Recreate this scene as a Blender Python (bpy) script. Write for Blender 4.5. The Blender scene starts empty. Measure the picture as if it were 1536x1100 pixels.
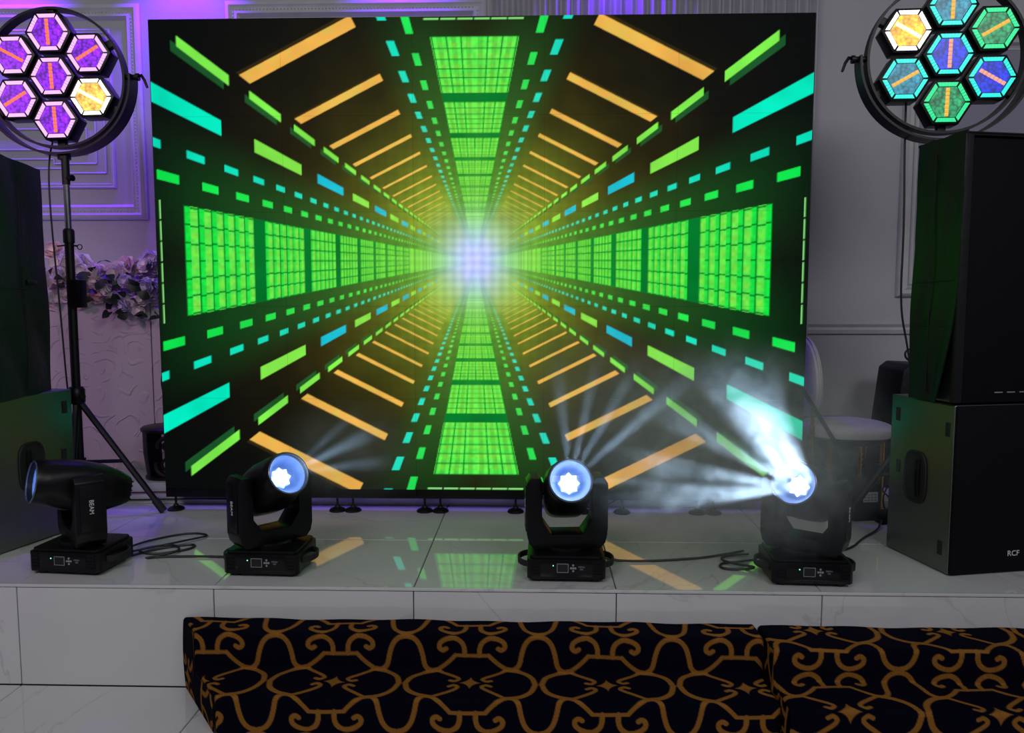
import bpy, bmesh, math, random
import numpy as np
from mathutils import Vector, Matrix

random.seed(7)
RNG = np.random.default_rng(5)
scn = bpy.context.scene
COL = scn.collection
PI = math.pi
ST = 0.40                      # height of the stage top above the hall floor

# ---------------------------------------------------------------- camera
CAM = (0.2686, -3.8039, 1.0749 + ST)
F_PX = 1154.0
cam_d = bpy.data.cameras.new('camera')
cam_d.sensor_width = 36.0
cam_d.lens = F_PX / 1536.0 * 36.0
cam_d.clip_start = 0.05
cam = bpy.data.objects.new('camera', cam_d)
cam.location = CAM
cam.rotation_euler = (PI / 2 - 0.0852, 0.0, 0.0279)
COL.objects.link(cam)
scn.camera = cam

# ---------------------------------------------------------------- world, big lights, exposure
scn.view_settings.view_transform = 'Standard'
scn.view_settings.look = 'None'
scn.view_settings.gamma = 1.0
scn.view_settings.use_curve_mapping = False
scn.view_settings.exposure = 0.0
scn.cycles.use_denoising = True
scn.cycles.max_bounces = 8
scn.cycles.volume_step_rate = 0.25
world = bpy.data.worlds.new('hall_ambient')
scn.world = world
world.use_nodes = True
world.node_tree.nodes['Background'].inputs[0].default_value = (0.86, 0.87, 1.0, 1)
world.node_tree.nodes['Background'].inputs[1].default_value = 0.15


def area(name, loc, target, sx, sy, energy, color):
    d = bpy.data.lights.new(name, 'AREA')
    d.shape = 'RECTANGLE'
    d.size, d.size_y, d.energy, d.color = sx, sy, energy, color
    o = bpy.data.objects.new(name, d)
    o.location = loc
    o.rotation_euler = (Vector(target) - Vector(loc)).to_track_quat('-Z', 'Y').to_euler()
    COL.objects.link(o)
    return o


def spot(name, loc, direction, energy, color, angle, blend=0.4, radius=0.02):
    d = bpy.data.lights.new(name, 'SPOT')
    d.energy, d.color, d.spot_size, d.spot_blend, d.shadow_soft_size = energy, color, angle, blend, radius
    o = bpy.data.objects.new(name, d)
    o.location = loc
    o.rotation_euler = Vector(direction).to_track_quat('-Z', 'Y').to_euler()
    COL.objects.link(o)
    return o


# ceiling lamps of the hall, in front of the stage
area('hall_ceiling_lamp_left_offscreen', (-1.6, -5.2, 4.2), (-1.0, -3.0, 0.0), 2.5, 1.2, 90, (1.0, 0.97, 0.95))
area('hall_ceiling_lamp_right_offscreen', (2.6, -5.2, 4.2), (1.6, -3.0, 0.0), 2.5, 1.2, 76, (0.95, 0.97, 1.0))
# violet cove downlights along the top of the back wall
VIO = (0.15, 0.006, 1.0)
for vn, vx, ve in (('a', -3.05, 190), ('b', -1.95, 190), ('c', -0.55, 90), ('d', 0.75, 90)):
    spot('violet_cove_light_%s_offscreen' % vn, (vx, 0.98, ST + 3.45), (0.0, 0.10, -1.0), ve, VIO, 1.5, 0.8, 0.05)

# magenta wash from the hall's left side
spot('magenta_wash_light_offscreen', (-4.6, -3.6, ST + 3.4), (2.35, 3.9, -2.7), 150, (1.0, 0.38, 0.86), 0.75, 0.9, 0.08)


# ---------------------------------------------------------------- colour and materials
def lin(c):
    out = []
    for v in c:
        v = v / 255.0
        out.append(v / 12.92 if v <= 0.04045 else ((v + 0.055) / 1.055) ** 2.4)
    return out


def new_mat(name):
    m = bpy.data.materials.new(name)
    m.use_nodes = True
    return m, m.node_tree.nodes, m.node_tree.links, m.node_tree.nodes['Principled BSDF']


def mat(name, col, rough=0.5, metal=0.0, var=0.12, scale=20.0, bump=0.0, bscale=60.0, spec=0.5, emit=None, estr=0.0, ior=1.5):
    m, N, L, P = new_mat(name)
    c = lin(col)
    P.inputs['Roughness'].default_value = rough
    P.inputs['Metallic'].default_value = metal
    P.inputs['Specular IOR Level'].default_value = spec
    P.inputs['IOR'].default_value = ior
    tc = N.new('ShaderNodeTexCoord')
    nz = N.new('ShaderNodeTexNoise')
    nz.inputs['Scale'].default_value = scale
    nz.inputs['Detail'].default_value = 4
    L.new(tc.outputs['Object'], nz.inputs['Vector'])
    rp = N.new('ShaderNodeValToRGB')
    rp.color_ramp.elements[0].position = 0.3
    rp.color_ramp.elements[1].position = 0.7
    rp.color_ramp.elements[0].color = (*[v * (1 - var) for v in c], 1)
    rp.color_ramp.elements[1].color = (*[min(1, v * (1 + var)) for v in c], 1)
    L.new(nz.outputs['Fac'], rp.inputs['Fac'])
    L.new(rp.outputs['Color'], P.inputs['Base Color'])
    if bump:
        n2 = N.new('ShaderNodeTexNoise')
        n2.inputs['Scale'].default_value = bscale
        L.new(tc.outputs['Object'], n2.inputs['Vector'])
        b = N.new('ShaderNodeBump')
        b.inputs['Strength'].default_value = bump
        b.inputs['Distance'].default_value = 0.01
        L.new(n2.outputs['Fac'], b.inputs['Height'])
        L.new(b.outputs['Normal'], P.inputs['Normal'])
    if emit is not None:
        P.inputs['Emission Color'].default_value = (*lin(emit), 1)
        P.inputs['Emission Strength'].default_value = estr
    return m


def tile_mat(name, c0, c1, rough):
    m, N, L, P = new_mat(name)
    P.inputs['Roughness'].default_value = rough
    P.inputs['IOR'].default_value = 1.9
    tc = N.new('ShaderNodeNewGeometry')
    oi = N.new('ShaderNodeObjectInfo')
    ad = N.new('ShaderNodeVectorMath')
    ad.operation = 'MULTIPLY_ADD'
    ad.inputs[1].default_value = (3.1, 2.3, 1.7)
    L.new(oi.outputs['Location'], ad.inputs[0])
    L.new(tc.outputs['Position'], ad.inputs[2])
    nz = N.new('ShaderNodeTexNoise')
    nz.inputs['Scale'].default_value = 0.9
    nz.inputs['Detail'].default_value = 6
    nz.inputs['Distortion'].default_value = 1.4
    L.new(ad.outputs[0], nz.inputs['Vector'])
    vein = N.new('ShaderNodeValToRGB')
    e = vein.color_ramp.elements
    e[0].position, e[1].position = 0.492, 0.508
    e[0].color, e[1].color = (0, 0, 0, 1), (0, 0, 0, 1)
    mid = e.new(0.5)
    mid.color = (1, 1, 1, 1)
    L.new(nz.outputs['Fac'], vein.inputs['Fac'])
    n2 = N.new('ShaderNodeTexNoise')
    n2.inputs['Scale'].default_value = 3.0
    n2.inputs['Detail'].default_value = 5
    L.new(ad.outputs[0], n2.inputs['Vector'])
    mx = N.new('ShaderNodeMix')
    mx.data_type = 'RGBA'
    mx.inputs['A'].default_value = (*lin(c0), 1)
    mx.inputs['B'].default_value = (*lin(c1), 1)
    L.new(n2.outputs['Fac'], mx.inputs['Factor'])
    mv = N.new('ShaderNodeMix')
    mv.data_type = 'RGBA'
    mv.inputs['B'].default_value = (*[v * 0.72 for v in lin(c0)], 1)
    mult = N.new('ShaderNodeMath')
    mult.operation = 'MULTIPLY'
    L.new(vein.outputs['Color'], mult.inputs[0])
    L.new(n2.outputs['Fac'], mult.inputs[1])
    L.new(mult.outputs[0], mv.inputs['Factor'])
    L.new(mx.outputs['Result'], mv.inputs['A'])
    L.new(mv.outputs['Result'], P.inputs['Base Color'])
    n3 = N.new('ShaderNodeTexNoise')
    n3.inputs['Scale'].default_value = 220.0
    L.new(tc.outputs['Position'], n3.inputs['Vector'])
    b = N.new('ShaderNodeBump')
    b.inputs['Strength'].default_value = 0.02
    b.inputs['Distance'].default_value = 0.001
    L.new(n3.outputs['Fac'], b.inputs['Height'])
    L.new(b.outputs['Normal'], P.inputs['Normal'])
    return m


def emit_mat(name, col, strength, bubbles=0.0, dark=0.35):
    """A lit lamp face; bubbles > 0 gives it a moulded honeycomb of small lenslets."""
    m, N, L, P = new_mat(name)
    P.inputs['Base Color'].default_value = (0.02, 0.02, 0.02, 1)
    P.inputs['Roughness'].default_value = 0.3
    P.inputs['Emission Strength'].default_value = strength
    P.inputs['Emission Color'].default_value = (*lin(col), 1)
    if bubbles:
        tc = N.new('ShaderNodeTexCoord')
        v = N.new('ShaderNodeTexVoronoi')
        v.inputs['Scale'].default_value = bubbles
        v.inputs['Randomness'].default_value = 0.8
        L.new(tc.outputs['Object'], v.inputs['Vector'])
        rp = N.new('ShaderNodeValToRGB')
        e = rp.color_ramp.elements
        c = lin(col)
        e[0].position, e[1].position = 0.36, 0.74
        e[0].color = (*[min(1, x + 0.006) for x in c], 1)
        e[1].color = (*[x * dark for x in c], 1)
        L.new(v.outputs['Distance'], rp.inputs['Fac'])
        nz = N.new('ShaderNodeTexNoise')
        nz.inputs['Scale'].default_value = 26
        L.new(tc.outputs['Object'], nz.inputs['Vector'])
        mp = N.new('ShaderNodeMapRange')
        mp.inputs['From Min'].default_value, mp.inputs['From Max'].default_value = 0.3, 0.7
        mp.inputs['To Min'].default_value, mp.inputs['To Max'].default_value = 0.55 * strength, 1.35 * strength
        L.new(nz.outputs['Fac'], mp.inputs['Value'])
        L.new(mp.outputs['Result'], P.inputs['Emission Strength'])
        L.new(rp.outputs['Color'], P.inputs['Emission Color'])
    return m


def attr_mat(name, attr, rough, emission):
    m, N, L, P = new_mat(name)
    a = N.new('ShaderNodeAttribute')
    a.attribute_name = attr
    P.inputs['Roughness'].default_value = rough
    if emission:
        P.inputs['Base Color'].default_value = (0.001, 0.001, 0.0015, 1)
        P.inputs['Specular IOR Level'].default_value = 0.02
        L.new(a.outputs['Color'], P.inputs['Emission Color'])
        P.inputs['Emission Strength'].default_value = emission
    else:
        tc = N.new('ShaderNodeTexCoord')
        nz = N.new('ShaderNodeTexNoise')
        nz.inputs['Scale'].default_value = 260
        L.new(tc.outputs['Object'], nz.inputs['Vector'])
        mp = N.new('ShaderNodeMapRange')
        mp.inputs['To Min'].default_value, mp.inputs['To Max'].default_value = 0.6, 1.4
        L.new(nz.outputs['Fac'], mp.inputs['Value'])
        vm = N.new('ShaderNodeVectorMath')
        vm.operation = 'SCALE'
        L.new(a.outputs['Color'], vm.inputs[0])
        L.new(mp.outputs['Result'], vm.inputs['Scale'])
        L.new(vm.outputs[0], P.inputs['Base Color'])
        P.inputs['Specular IOR Level'].default_value = 0.03
        P.inputs['Sheen Weight'].default_value = 0.0
        b = N.new('ShaderNodeBump')
        b.inputs['Strength'].default_value = 0.5
        b.inputs['Distance'].default_value = 0.003
        L.new(nz.outputs['Fac'], b.inputs['Height'])
        L.new(b.outputs['Normal'], P.inputs['Normal'])
    return m


M = {}
M['tile'] = tile_mat('polished_marble_tile', (178, 178, 180), (190, 190, 192), 0.02)
M['riser'] = tile_mat('polished_riser_tile', (180, 180, 184), (192, 192, 195), 0.07)
M['grout'] = mat('dark_grout', (62, 60, 62), 0.9)
M['wall'] = mat('white_wall_paint', (180, 178, 184), 0.65, var=0.04, scale=3, bump=0.08, bscale=40)
M['moulding'] = mat('white_plaster_moulding', (190, 188, 192), 0.5, var=0.05, scale=15, bump=0.1)
M['black'] = mat('satin_black_plastic', (5, 5, 8), 0.36, var=0.25, scale=30, bump=0.03, bscale=400, spec=0.25)
M['black_gloss'] = mat('gloss_black_plastic', (7, 7, 10), 0.18, var=0.2, spec=0.3)
M['black_metal'] = mat('black_powder_coat', (9, 9, 10), 0.42, var=0.2, scale=50, spec=0.35)
M['rubber'] = mat('black_rubber', (10, 10, 11), 0.75)
M['cable'] = mat('black_cable', (13, 13, 15), 0.5)
M['cabinet'] = mat('textured_black_cabinet_paint', (4, 9, 9), 0.38, var=0.2, scale=60, bump=0.04, bscale=350, spec=0.5, ior=2.3)
M['grille'] = mat('black_speaker_grille', (5, 6, 11), 0.6, var=0.3, scale=120, bump=0.3, bscale=500, spec=0.12)
M['cover'] = mat('black_nylon_cover', (9, 10, 12), 0.5, var=0.25, scale=12, bump=0.25, bscale=25, spec=0.35, ior=1.5)
M['chrome'] = mat('chrome_tube', (150, 152, 155), 0.22, 1.0, var=0.1)
M['gold'] = mat('polished_gold_metal', (190, 140, 50), 0.22, 1.0, var=0.15)
M['cushion'] = mat('white_leatherette', (188, 184, 188), 0.5, var=0.05, bump=0.08, bscale=90)
M['mark'] = mat('white_print', (190, 192, 196), 0.6, emit=(150, 155, 160), estr=0.0)
M['mark_dim'] = mat('grey_print', (120, 122, 126), 0.6)
M['screen_dark'] = mat('small_black_display', (8, 9, 12), 0.12)
M['label'] = mat('white_paper_label', (185, 188, 190), 0.7)
M['leaf'] = mat('dark_leaf', (40, 48, 38), 0.5, var=0.4, scale=30)
M['petal'] = mat('ivory_petal', (232, 220, 224), 0.7, var=0.1, scale=40)
M['petal2'] = mat('lilac_petal', (206, 186, 226), 0.7, var=0.12, scale=40)
M['petal3'] = mat('blush_petal', (232, 204, 200), 0.7, var=0.12, scale=40)
M['led'] = attr_mat('led_pixels', 'led', 0.45, 1.0)
M['carpet'] = attr_mat('patterned_carpet', 'pile', 0.95, 0)
M['indicator'] = emit_mat('green_indicator', (120, 255, 170), 2.0)


# ---------------------------------------------------------------- geometry helpers
class G:
    """Collects shapes; build() links them as one mesh object."""

    def __init__(self):
        self.v, self.f, self.mi = [], [], []

    def add(self, verts, faces, mtx=None, mi=0):
        o = len(self.v)
        for p in verts:
            p = Vector(p)
            self.v.append(tuple(mtx @ p if mtx else p))
        for f in faces:
            self.f.append(tuple(i + o for i in f))
            self.mi.append(mi)
        return self

    def bm(self, b, mtx=None, mi=0):
        b.verts.index_update()
        self.add([v.co.copy() for v in b.verts], [[v.index for v in f.verts] for f in b.faces], mtx, mi)
        b.free()
        return self

    def box(self, x0, x1, y0, y1, z0, z1, bevel=0.0, seg=2, mtx=None, mi=0):
        b = bmesh.new()
        bmesh.ops.create_cube(b, size=1.0)
        for v in b.verts:
            v.co = Vector(((x0 + x1) / 2 + v.co.x * (x1 - x0), (y0 + y1) / 2 + v.co.y * (y1 - y0), (z0 + z1) / 2 + v.co.z * (z1 - z0)))
        if bevel:
            bmesh.ops.bevel(b, geom=list(b.edges), offset=bevel, segments=seg, affect='EDGES', profile=0.6)
        return self.bm(b, mtx, mi)

    def prism(self, pts, a0, a1, axis='y', bevel=0.0, mtx=None, mi=0):
        """pts: outline in (x,z) for axis y, (x,y) for z, (y,z) for x, extruded from a0 to a1."""
        b = bmesh.new()
        mk = {'y': lambda p, a: (p[0], a, p[1]), 'z': lambda p, a: (p[0], p[1], a), 'x': lambda p, a: (a, p[0], p[1])}[axis]
        va = [b.verts.new(mk(p, a0)) for p in pts]
        vb = [b.verts.new(mk(p, a1)) for p in pts]
        n = len(pts)
        b.faces.new(va)
        b.faces.new(vb[::-1])
        for i in range(n):
            b.faces.new((va[i], vb[i], vb[(i + 1) % n], va[(i + 1) % n]))
        bmesh.ops.recalc_face_normals(b, faces=list(b.faces))
        if bevel:
            bmesh.ops.bevel(b, geom=list(b.edges), offset=bevel, segments=2, affect='EDGES', profile=0.6)
        return self.bm(b, mtx, mi)

    def tube(self, pts, r, n=8, smooth=0, closed=False, caps=True, mtx=None, mi=0):
        pts = [Vector(p) for p in pts]
        for _ in range(smooth):
            q = []
            for i in range(len(pts) - 1):
                q += [pts[i] * 0.75 + pts[i + 1] * 0.25, pts[i] * 0.25 + pts[i + 1] * 0.75]
            pts = [pts[0]] + q + [pts[-1]]
        rs = r if isinstance(r, (list, tuple)) else [r] * len(pts)
        if len(rs) != len(pts):
            rs = [rs[0] + (rs[-1] - rs[0]) * i / (len(pts) - 1) for i in range(len(pts))]
        up = None
        V, Fc = [], []
        m = len(pts)
        for i, p in enumerate(pts):
            if closed:
                t = pts[(i + 1) % m] - pts[i - 1]
            else:
                t = pts[min(i + 1, m - 1)] - pts[max(i - 1, 0)]
            t.normalize()
            if up is None:
                up = Vector((0, 0, 1)) if abs(t.z) < 0.9 else Vector((1, 0, 0))
            s = t.cross(up)
            s.normalize()
            up = s.cross(t)
            for k in range(n):
                a = 2 * PI * k / n
                V.append(p + (s * math.cos(a) + up * math.sin(a)) * rs[i])
        for i in range(m if closed else m - 1):
            for k in range(n):
                a, b2 = i * n + k, i * n + (k + 1) % n
                j = (i + 1) % m
                Fc.append((a, b2, j * n + (k + 1) % n, j * n + k))
        if caps and not closed:
            Fc.append(tuple(range(n))[::-1])
            Fc.append(tuple(range((m - 1) * n, m * n)))
        return self.add(V, Fc, mtx, mi)

    def lathe(self, prof, n=24, axis='z', mtx=None, mi=0, caps=True):
        """prof: (radius, height) pairs."""
        V, Fc = [], []
        for r, h in prof:
            for k in range(n):
                a = 2 * PI * k / n
                c, s = r * math.cos(a), r * math.sin(a)
                V.append({'z': (c, s, h), 'y': (c, h, s), 'x': (h, c, s)}[axis])
        for i in range(len(prof) - 1):
            for k in range(n):
                Fc.append((i * n + k, i * n + (k + 1) % n, (i + 1) * n + (k + 1) % n, (i + 1) * n + k))
        if caps:
            Fc.append(tuple(range(n))[::-1])
            Fc.append(tuple(range((len(prof) - 1) * n, len(prof) * n)))
        return self.add(V, Fc, mtx, mi)

    def loft(self, secs, caps=True, mtx=None, mi=0):
        n = len(secs[0])
        V, Fc = [p for s in secs for p in s], []
        for i in range(len(secs) - 1):
            for k in range(n):
                Fc.append((i * n + k, i * n + (k + 1) % n, (i + 1) * n + (k + 1) % n, (i + 1) * n + k))
        if caps:
            Fc.append(tuple(range(n))[::-1])
            Fc.append(tuple(range((len(secs) - 1) * n, len(secs) * n)))
        return self.add(V, Fc, mtx, mi)

    def mesh(self, name, mats, smooth=True):
        me = bpy.data.meshes.new(name)
        me.from_pydata(self.v, [], self.f)
        for m in (mats if isinstance(mats, (list, tuple)) else [mats]):
            me.materials.append(m)
        if any(self.mi):
            me.polygons.foreach_set('material_index', self.mi)
        b = bmesh.new()
        b.from_mesh(me)
        bmesh.ops.recalc_face_normals(b, faces=list(b.faces))
        if smooth:
            for f in b.faces:
                f.smooth = True
            for e in b.edges:
                if len(e.link_faces) == 2 and e.calc_face_angle(0) > math.radians(38):
                    e.smooth = False
        b.to_mesh(me)
        b.free()
        return me

    def build(self, name, mats, parent=None, loc=None, rot=None):
        return link(name, self.mesh(name, mats), parent, loc, rot)


def link(name, data, parent=None, loc=None, rot=None, mtx=None):
    o = bpy.data.objects.new(name, data)
    COL.objects.link(o)
    if parent:
        o.parent = parent
    if loc:
        o.location = loc
    if rot:
        o.rotation_euler = rot
    if mtx is not None:
        o.matrix_local = mtx
    return o


def tag(o, label=None, cat=None, group=None, kind=None):
    for k, v in (('label', label), ('category', cat), ('group', group), ('kind', kind)):
        if v:
            o[k] = v
    return o


def thing(name, loc, rz=0.0, label=None, cat=None, group=None, kind=None):
    o = bpy.data.objects.new(name, None)
    o.empty_display_size = 0.1
    COL.objects.link(o)
    o.location = loc
    o.rotation_euler = (0, 0, rz)
    return tag(o, label, cat, group, kind)


def text_mesh(name, body, size, m, depth=0.0006):
    c = bpy.data.curves.new(name, 'FONT')
    c.body, c.size, c.extrude = body, size, depth
    c.align_x, c.align_y = 'CENTER', 'CENTER'
    c.resolution_u = 3
    t = bpy.data.objects.new(name, c)
    COL.objects.link(t)
    bpy.context.view_layer.update()
    me = bpy.data.meshes.new_from_object(t.evaluated_get(bpy.context.evaluated_depsgraph_get()))
    bpy.data.objects.remove(t)
    me.materials.clear()
    me.materials.append(m)
    return me


def grid_mesh(name, P, attr, C, mats, mi=0, extra=None):
    """P: (h,w,3) vertex array, C: (h,w,3) colours -> smooth grid mesh with a colour attribute."""
    h, w, _ = P.shape
    idx = np.arange(h * w).reshape(h, w)
    q = np.stack([idx[:-1, :-1], idx[:-1, 1:], idx[1:, 1:], idx[1:, :-1]], -1).reshape(-1, 4)
    V = P.reshape(-1, 3)
    Cc = C.reshape(-1, 3)
    if extra:
        ev, ef = extra
        q2 = np.array(ef, int) + len(V)
        V = np.concatenate([V, np.array(ev, float)])
        Cc = np.concatenate([Cc, np.tile(extra_col, (len(ev), 1))])
        nq = len(q)
        q = np.concatenate([q, q2])
    me = bpy.data.meshes.new(name)
    me.vertices.add(len(V))
    me.vertices.foreach_set('co', V.astype(np.float32).ravel())
    me.loops.add(q.size)
    me.loops.foreach_set('vertex_index', q.astype(np.int32).ravel())
    me.polygons.add(len(q))
    me.polygons.foreach_set('loop_start', np.arange(0, q.size, 4, dtype=np.int32))
    me.polygons.foreach_set('loop_total', np.full(len(q), 4, np.int32))
    for m in mats:
        me.materials.append(m)
    if extra and len(mats) > 1:
        arr = np.zeros(len(q), np.int32)
        arr[nq:] = 1
        me.polygons.foreach_set('material_index', arr)
    a = me.attributes.new(attr, 'FLOAT_COLOR', 'POINT')
    a.data.foreach_set('color', np.concatenate([Cc, np.ones((len(Cc), 1))], 1).astype(np.float32).ravel())
    me.update(calc_edges=True)
    return me


extra_col = (0.003, 0.003, 0.008)

# ================================================================ THE SETTING
# hall floor: slab with one tile object per tile
PITCH, JX0 = 0.76, -1.70                       # tile pitch, one joint position shared by floor, riser and stage
GAP = 0.0035
STAGE_Y = -1.008


def tile_mesh(name, sx, sy, sz, m):
    return G().box(-sx / 2, sx / 2, -sy / 2, sy / 2, -sz, 0, bevel=0.0025, seg=1).mesh(name, m, smooth=False)


fl = tag(G().box(-5.2, 5.2, -7.0, STAGE_Y + 0.03, -0.1, -0.010).build('floor', M['grout']), kind='structure')
me = tile_mesh('floor_tile', PITCH - GAP, PITCH - GAP, 0.0099, M['tile'])
for i in range(-4, 5):
    for j in range(3):
        link('floor_tile', me, fl, (JX0 + (i + 0.5) * PITCH, STAGE_Y - (j + 0.5) * PITCH, 0))

# stage: slab, riser tiles, top tiles
stage = tag(G().box(-5.2, 5.2, STAGE_Y + 0.012, 1.25, -0.1, ST - 0.012).build('stage', M['grout']), kind='structure')
rows = [(STAGE_Y, -0.43), (-0.43, 0.33), (0.33, 1.2)]
for r, (ya, yb) in enumerate(rows):
    me = tile_mesh('stage_tile', PITCH - GAP, yb - ya - GAP, 0.012, M['tile'])
    for i in range(-4, 7):
        x = JX0 + (i + 0.5) * PITCH
        if abs(x) < 4.4:
            link('stage_tile', me, stage, (x, (ya + yb) / 2, ST))
me = G().box(-(PITCH - GAP) / 2, (PITCH - GAP) / 2, -0.012, 0, -ST + 0.002, -0.014, bevel=0.002, seg=1).mesh('riser_tile', M['riser'], False)
for i in range(-4, 7):
    x = JX0 + (i + 0.5) * PITCH
    if abs(x) < 4.4:
        o = link('riser_tile', me, stage, (x, STAGE_Y + 0.012, ST))
        if i == 0:
            o.rotation_euler.z = 0.0
G().box(-4.4, 4.4, STAGE_Y - 0.004, STAGE_Y + 0.010, ST - 0.011, ST + 0.0008, bevel=0.003).build('stage_nosing', M['riser'], stage)

# low white plinth behind the screen
pl = tag(G().box(-4.4, 1.42, 0.16, 1.2, ST + 0.0005, ST + 0.112, bevel=0.004).build('plinth', M['riser']), kind='structure')

# back wall with moulded panels, chair rail
WY = 1.2
wall = tag(G().box(-5.2, 5.2, WY, WY + 0.15, 0, ST + 4.2).build('wall_back', M['wall']), kind='structure')


def frame(g, x0, x1, z0, z1, w, d, y=WY):
    """moulded picture-frame ring standing d proud of the wall"""
    prof = [(0, 0), (0, 0.45 * d), (0.12 * w, 0.8 * d), (0.3 * w, d), (0.45 * w, 0.7 * d), (0.6 * w, 0.62 * d), (0.8 * w, 0.85 * d), (0.92 * w, 0.35 * d), (w, 0)]
    secs = []
    for cx, cz, sx, sz in ((x0, z0, 1, 1), (x1, z0, -1, 1), (x1, z1, -1, -1), (x0, z1, 1, -1)):
        secs.append([(cx + sx * a, y - b, cz + sz * a) for a, b in prof])
    n = len(prof)
    V = [p for s in secs for p in s]
    Fc = []
    for c in range(4):
        for k in range(n - 1):
            Fc.append((c * n + k, ((c + 1) % 4) * n + k, ((c + 1) % 4) * n + k + 1, c * n + k + 1))
    g.add(V, Fc)


def beading(x0, x1, z0, z1, off, step, s):
    g = G()
    pts = []
    xa, xb, za, zb = x0 + off, x1 - off, z0 + off, z1 - off
    for i in range(int((xb - xa) / step)):
        pts += [(xa + i * step, za), (xa + i * step, zb)]
    for i in range(int((zb - za) / step)):
        pts += [(xa, za + i * step), (xb, za + i * step)]
    for (x, z) in pts:
        if not (-4.4 < x < 4.4):
            continue
        g.add([(x - s, WY - 0.018, z - s), (x + s, WY - 0.018, z - s), (x + s, WY - 0.018, z + s), (x - s, WY - 0.018, z + s), (x, WY - 0.018 - 1.5 * s, z)],
              [(0, 1, 4), (1, 2, 4), (2, 3, 4), (3, 0, 4)])
    return g


for (x0, x1, z0, z1) in ((-4.0, -2.235, ST + 1.60, ST + 2.955), (-1.69, -0.03, ST + 1.60, ST + 2.965)):
    g = G()
    frame(g, x0, x1, z0, z1, 0.10, 0.035)
    pm = g.build('panel_moulding', M['moulding'], wall)
    beading(x0, x1, z0, z1, 0.055, 0.022, 0.008).build('beading', M['moulding'], pm)
    g = G()
    frame(g, x0 + 0.20, x1 - 0.20, z0 + 0.20, z1 - 0.15, 0.035, 0.018)
    g.build('inner_moulding', M['moulding'], pm)
# stepped ornamental panel low inside the violet frame
for k in range(3):
    g = G()
    e = 0.06 * k
    pts = [(-3.6, ST + 1.93 + e), (-2.78 - e, ST + 1.93 + e), (-2.78 - e, ST + 1.90 + e), (-2.50 - e, ST + 1.90 + e), (-2.50 - e, ST + 2.30 - e), (-3.6, ST + 2.30 - e)]
    pts3 = [Vector((a, WY - 0.006, b)) for a, b in pts]
    for i in range(6):
        g.tube([pts3[i], pts3[(i + 1) % 6]], 0.006, 6)
    g.build('stepped_moulding', M['moulding'], wall)
rail = tag(G().prism([(WY, ST + 0.865), (WY - 0.022, ST + 0.865), (WY - 0.03, ST + 0.89), (WY - 0.018, ST + 0.905), (WY - 0.034, ST + 0.925), (WY, ST + 0.93)], 1.45, 4.4, 'x').build('trim_1', M['moulding']), kind='structure')

# framed picture panel on the right of the wall
mp = mat('grey_glossy_panel', (150, 147, 166), 0.18, var=0.03, scale=3)
pic = thing('framed_panel', (2.575, WY, ST + 1.10), 0, 'large pale moulded frame round a grey glossy panel on the right back wall', 'picture frame')
g = G()
frame(g, 0, 1.5, 0, 1.62, 0.075, 0.045, 0.0)
g.build('frame', M['moulding'], pic)
g = G()
frame(g, 0.075, 1.425, 0.075, 1.545, 0.03, 0.02, 0.0)
g.build('inner_frame', M['moulding'], pic)
G().box(0.06, 1.44, -0.012, 0.0, 0.06, 1.56).build('panel', mp, pic)

# pleated curtain behind the screen
n = 260
secs = []
for i in range(n + 1):
    x = 0.02 + i / n * 1.98
    y = WY - 0.075 + 0.028 * math.sin(i * 0.72) + 0.010 * math.sin(i * 0.29 + 1)
    secs.append((x, y))
V, Fc = [], []
for x, y in secs:
    V += [(x, y, ST + 0.12), (x, y, ST + 3.6), (x, y + 0.004, ST + 0.12), (x, y + 0.004, ST + 3.6)]
for i in range(n):
    a, b = i * 4, i * 4 + 4
    Fc += [(a, b, b + 1, a + 1), (a + 2, a + 3, b + 3, b + 2), (a + 1, b + 1, b + 3, a + 3), (a, a + 2, b + 2, b)]
M['curtain'] = mat('pale_grey_curtain', (176, 172, 182), 0.8, var=0.06, scale=8)
tag(G().add(V, Fc).build('pleated_curtain', M['curtain']), 'pale grey pleated curtain hanging on the back wall above the screen top', 'curtain')

# ================================================================ LED WALL
ZB, ZT = ST + 0.0764, ST + 2.4332              # bottom and top of the wall
ZP = ST + 0.124                                # bottom of the picture


def smooth(e0, e1, x):
    t = np.clip((x - e0) / (e1 - e0), 0, 1)
    return t * t * (3 - 2 * t)


def hash2(a, b, s=0.0):
    v = np.sin(a * 127.1 + b * 311.7 + s * 74.7) * 43758.5453
    return v - np.floor(v)


def vnoise(x, y, s=0.0):
    xi, yi = np.floor(x), np.floor(y)
    fx, fy = x - xi, y - yi
    fx, fy = fx * fx * (3 - 2 * fx), fy * fy * (3 - 2 * fy)
    return (hash2(xi, yi, s) * (1 - fx) + hash2(xi + 1, yi, s) * fx) * (1 - fy) + (hash2(xi, yi + 1, s) * (1 - fx) + hash2(xi + 1, yi + 1, s) * fx) * fy


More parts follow.
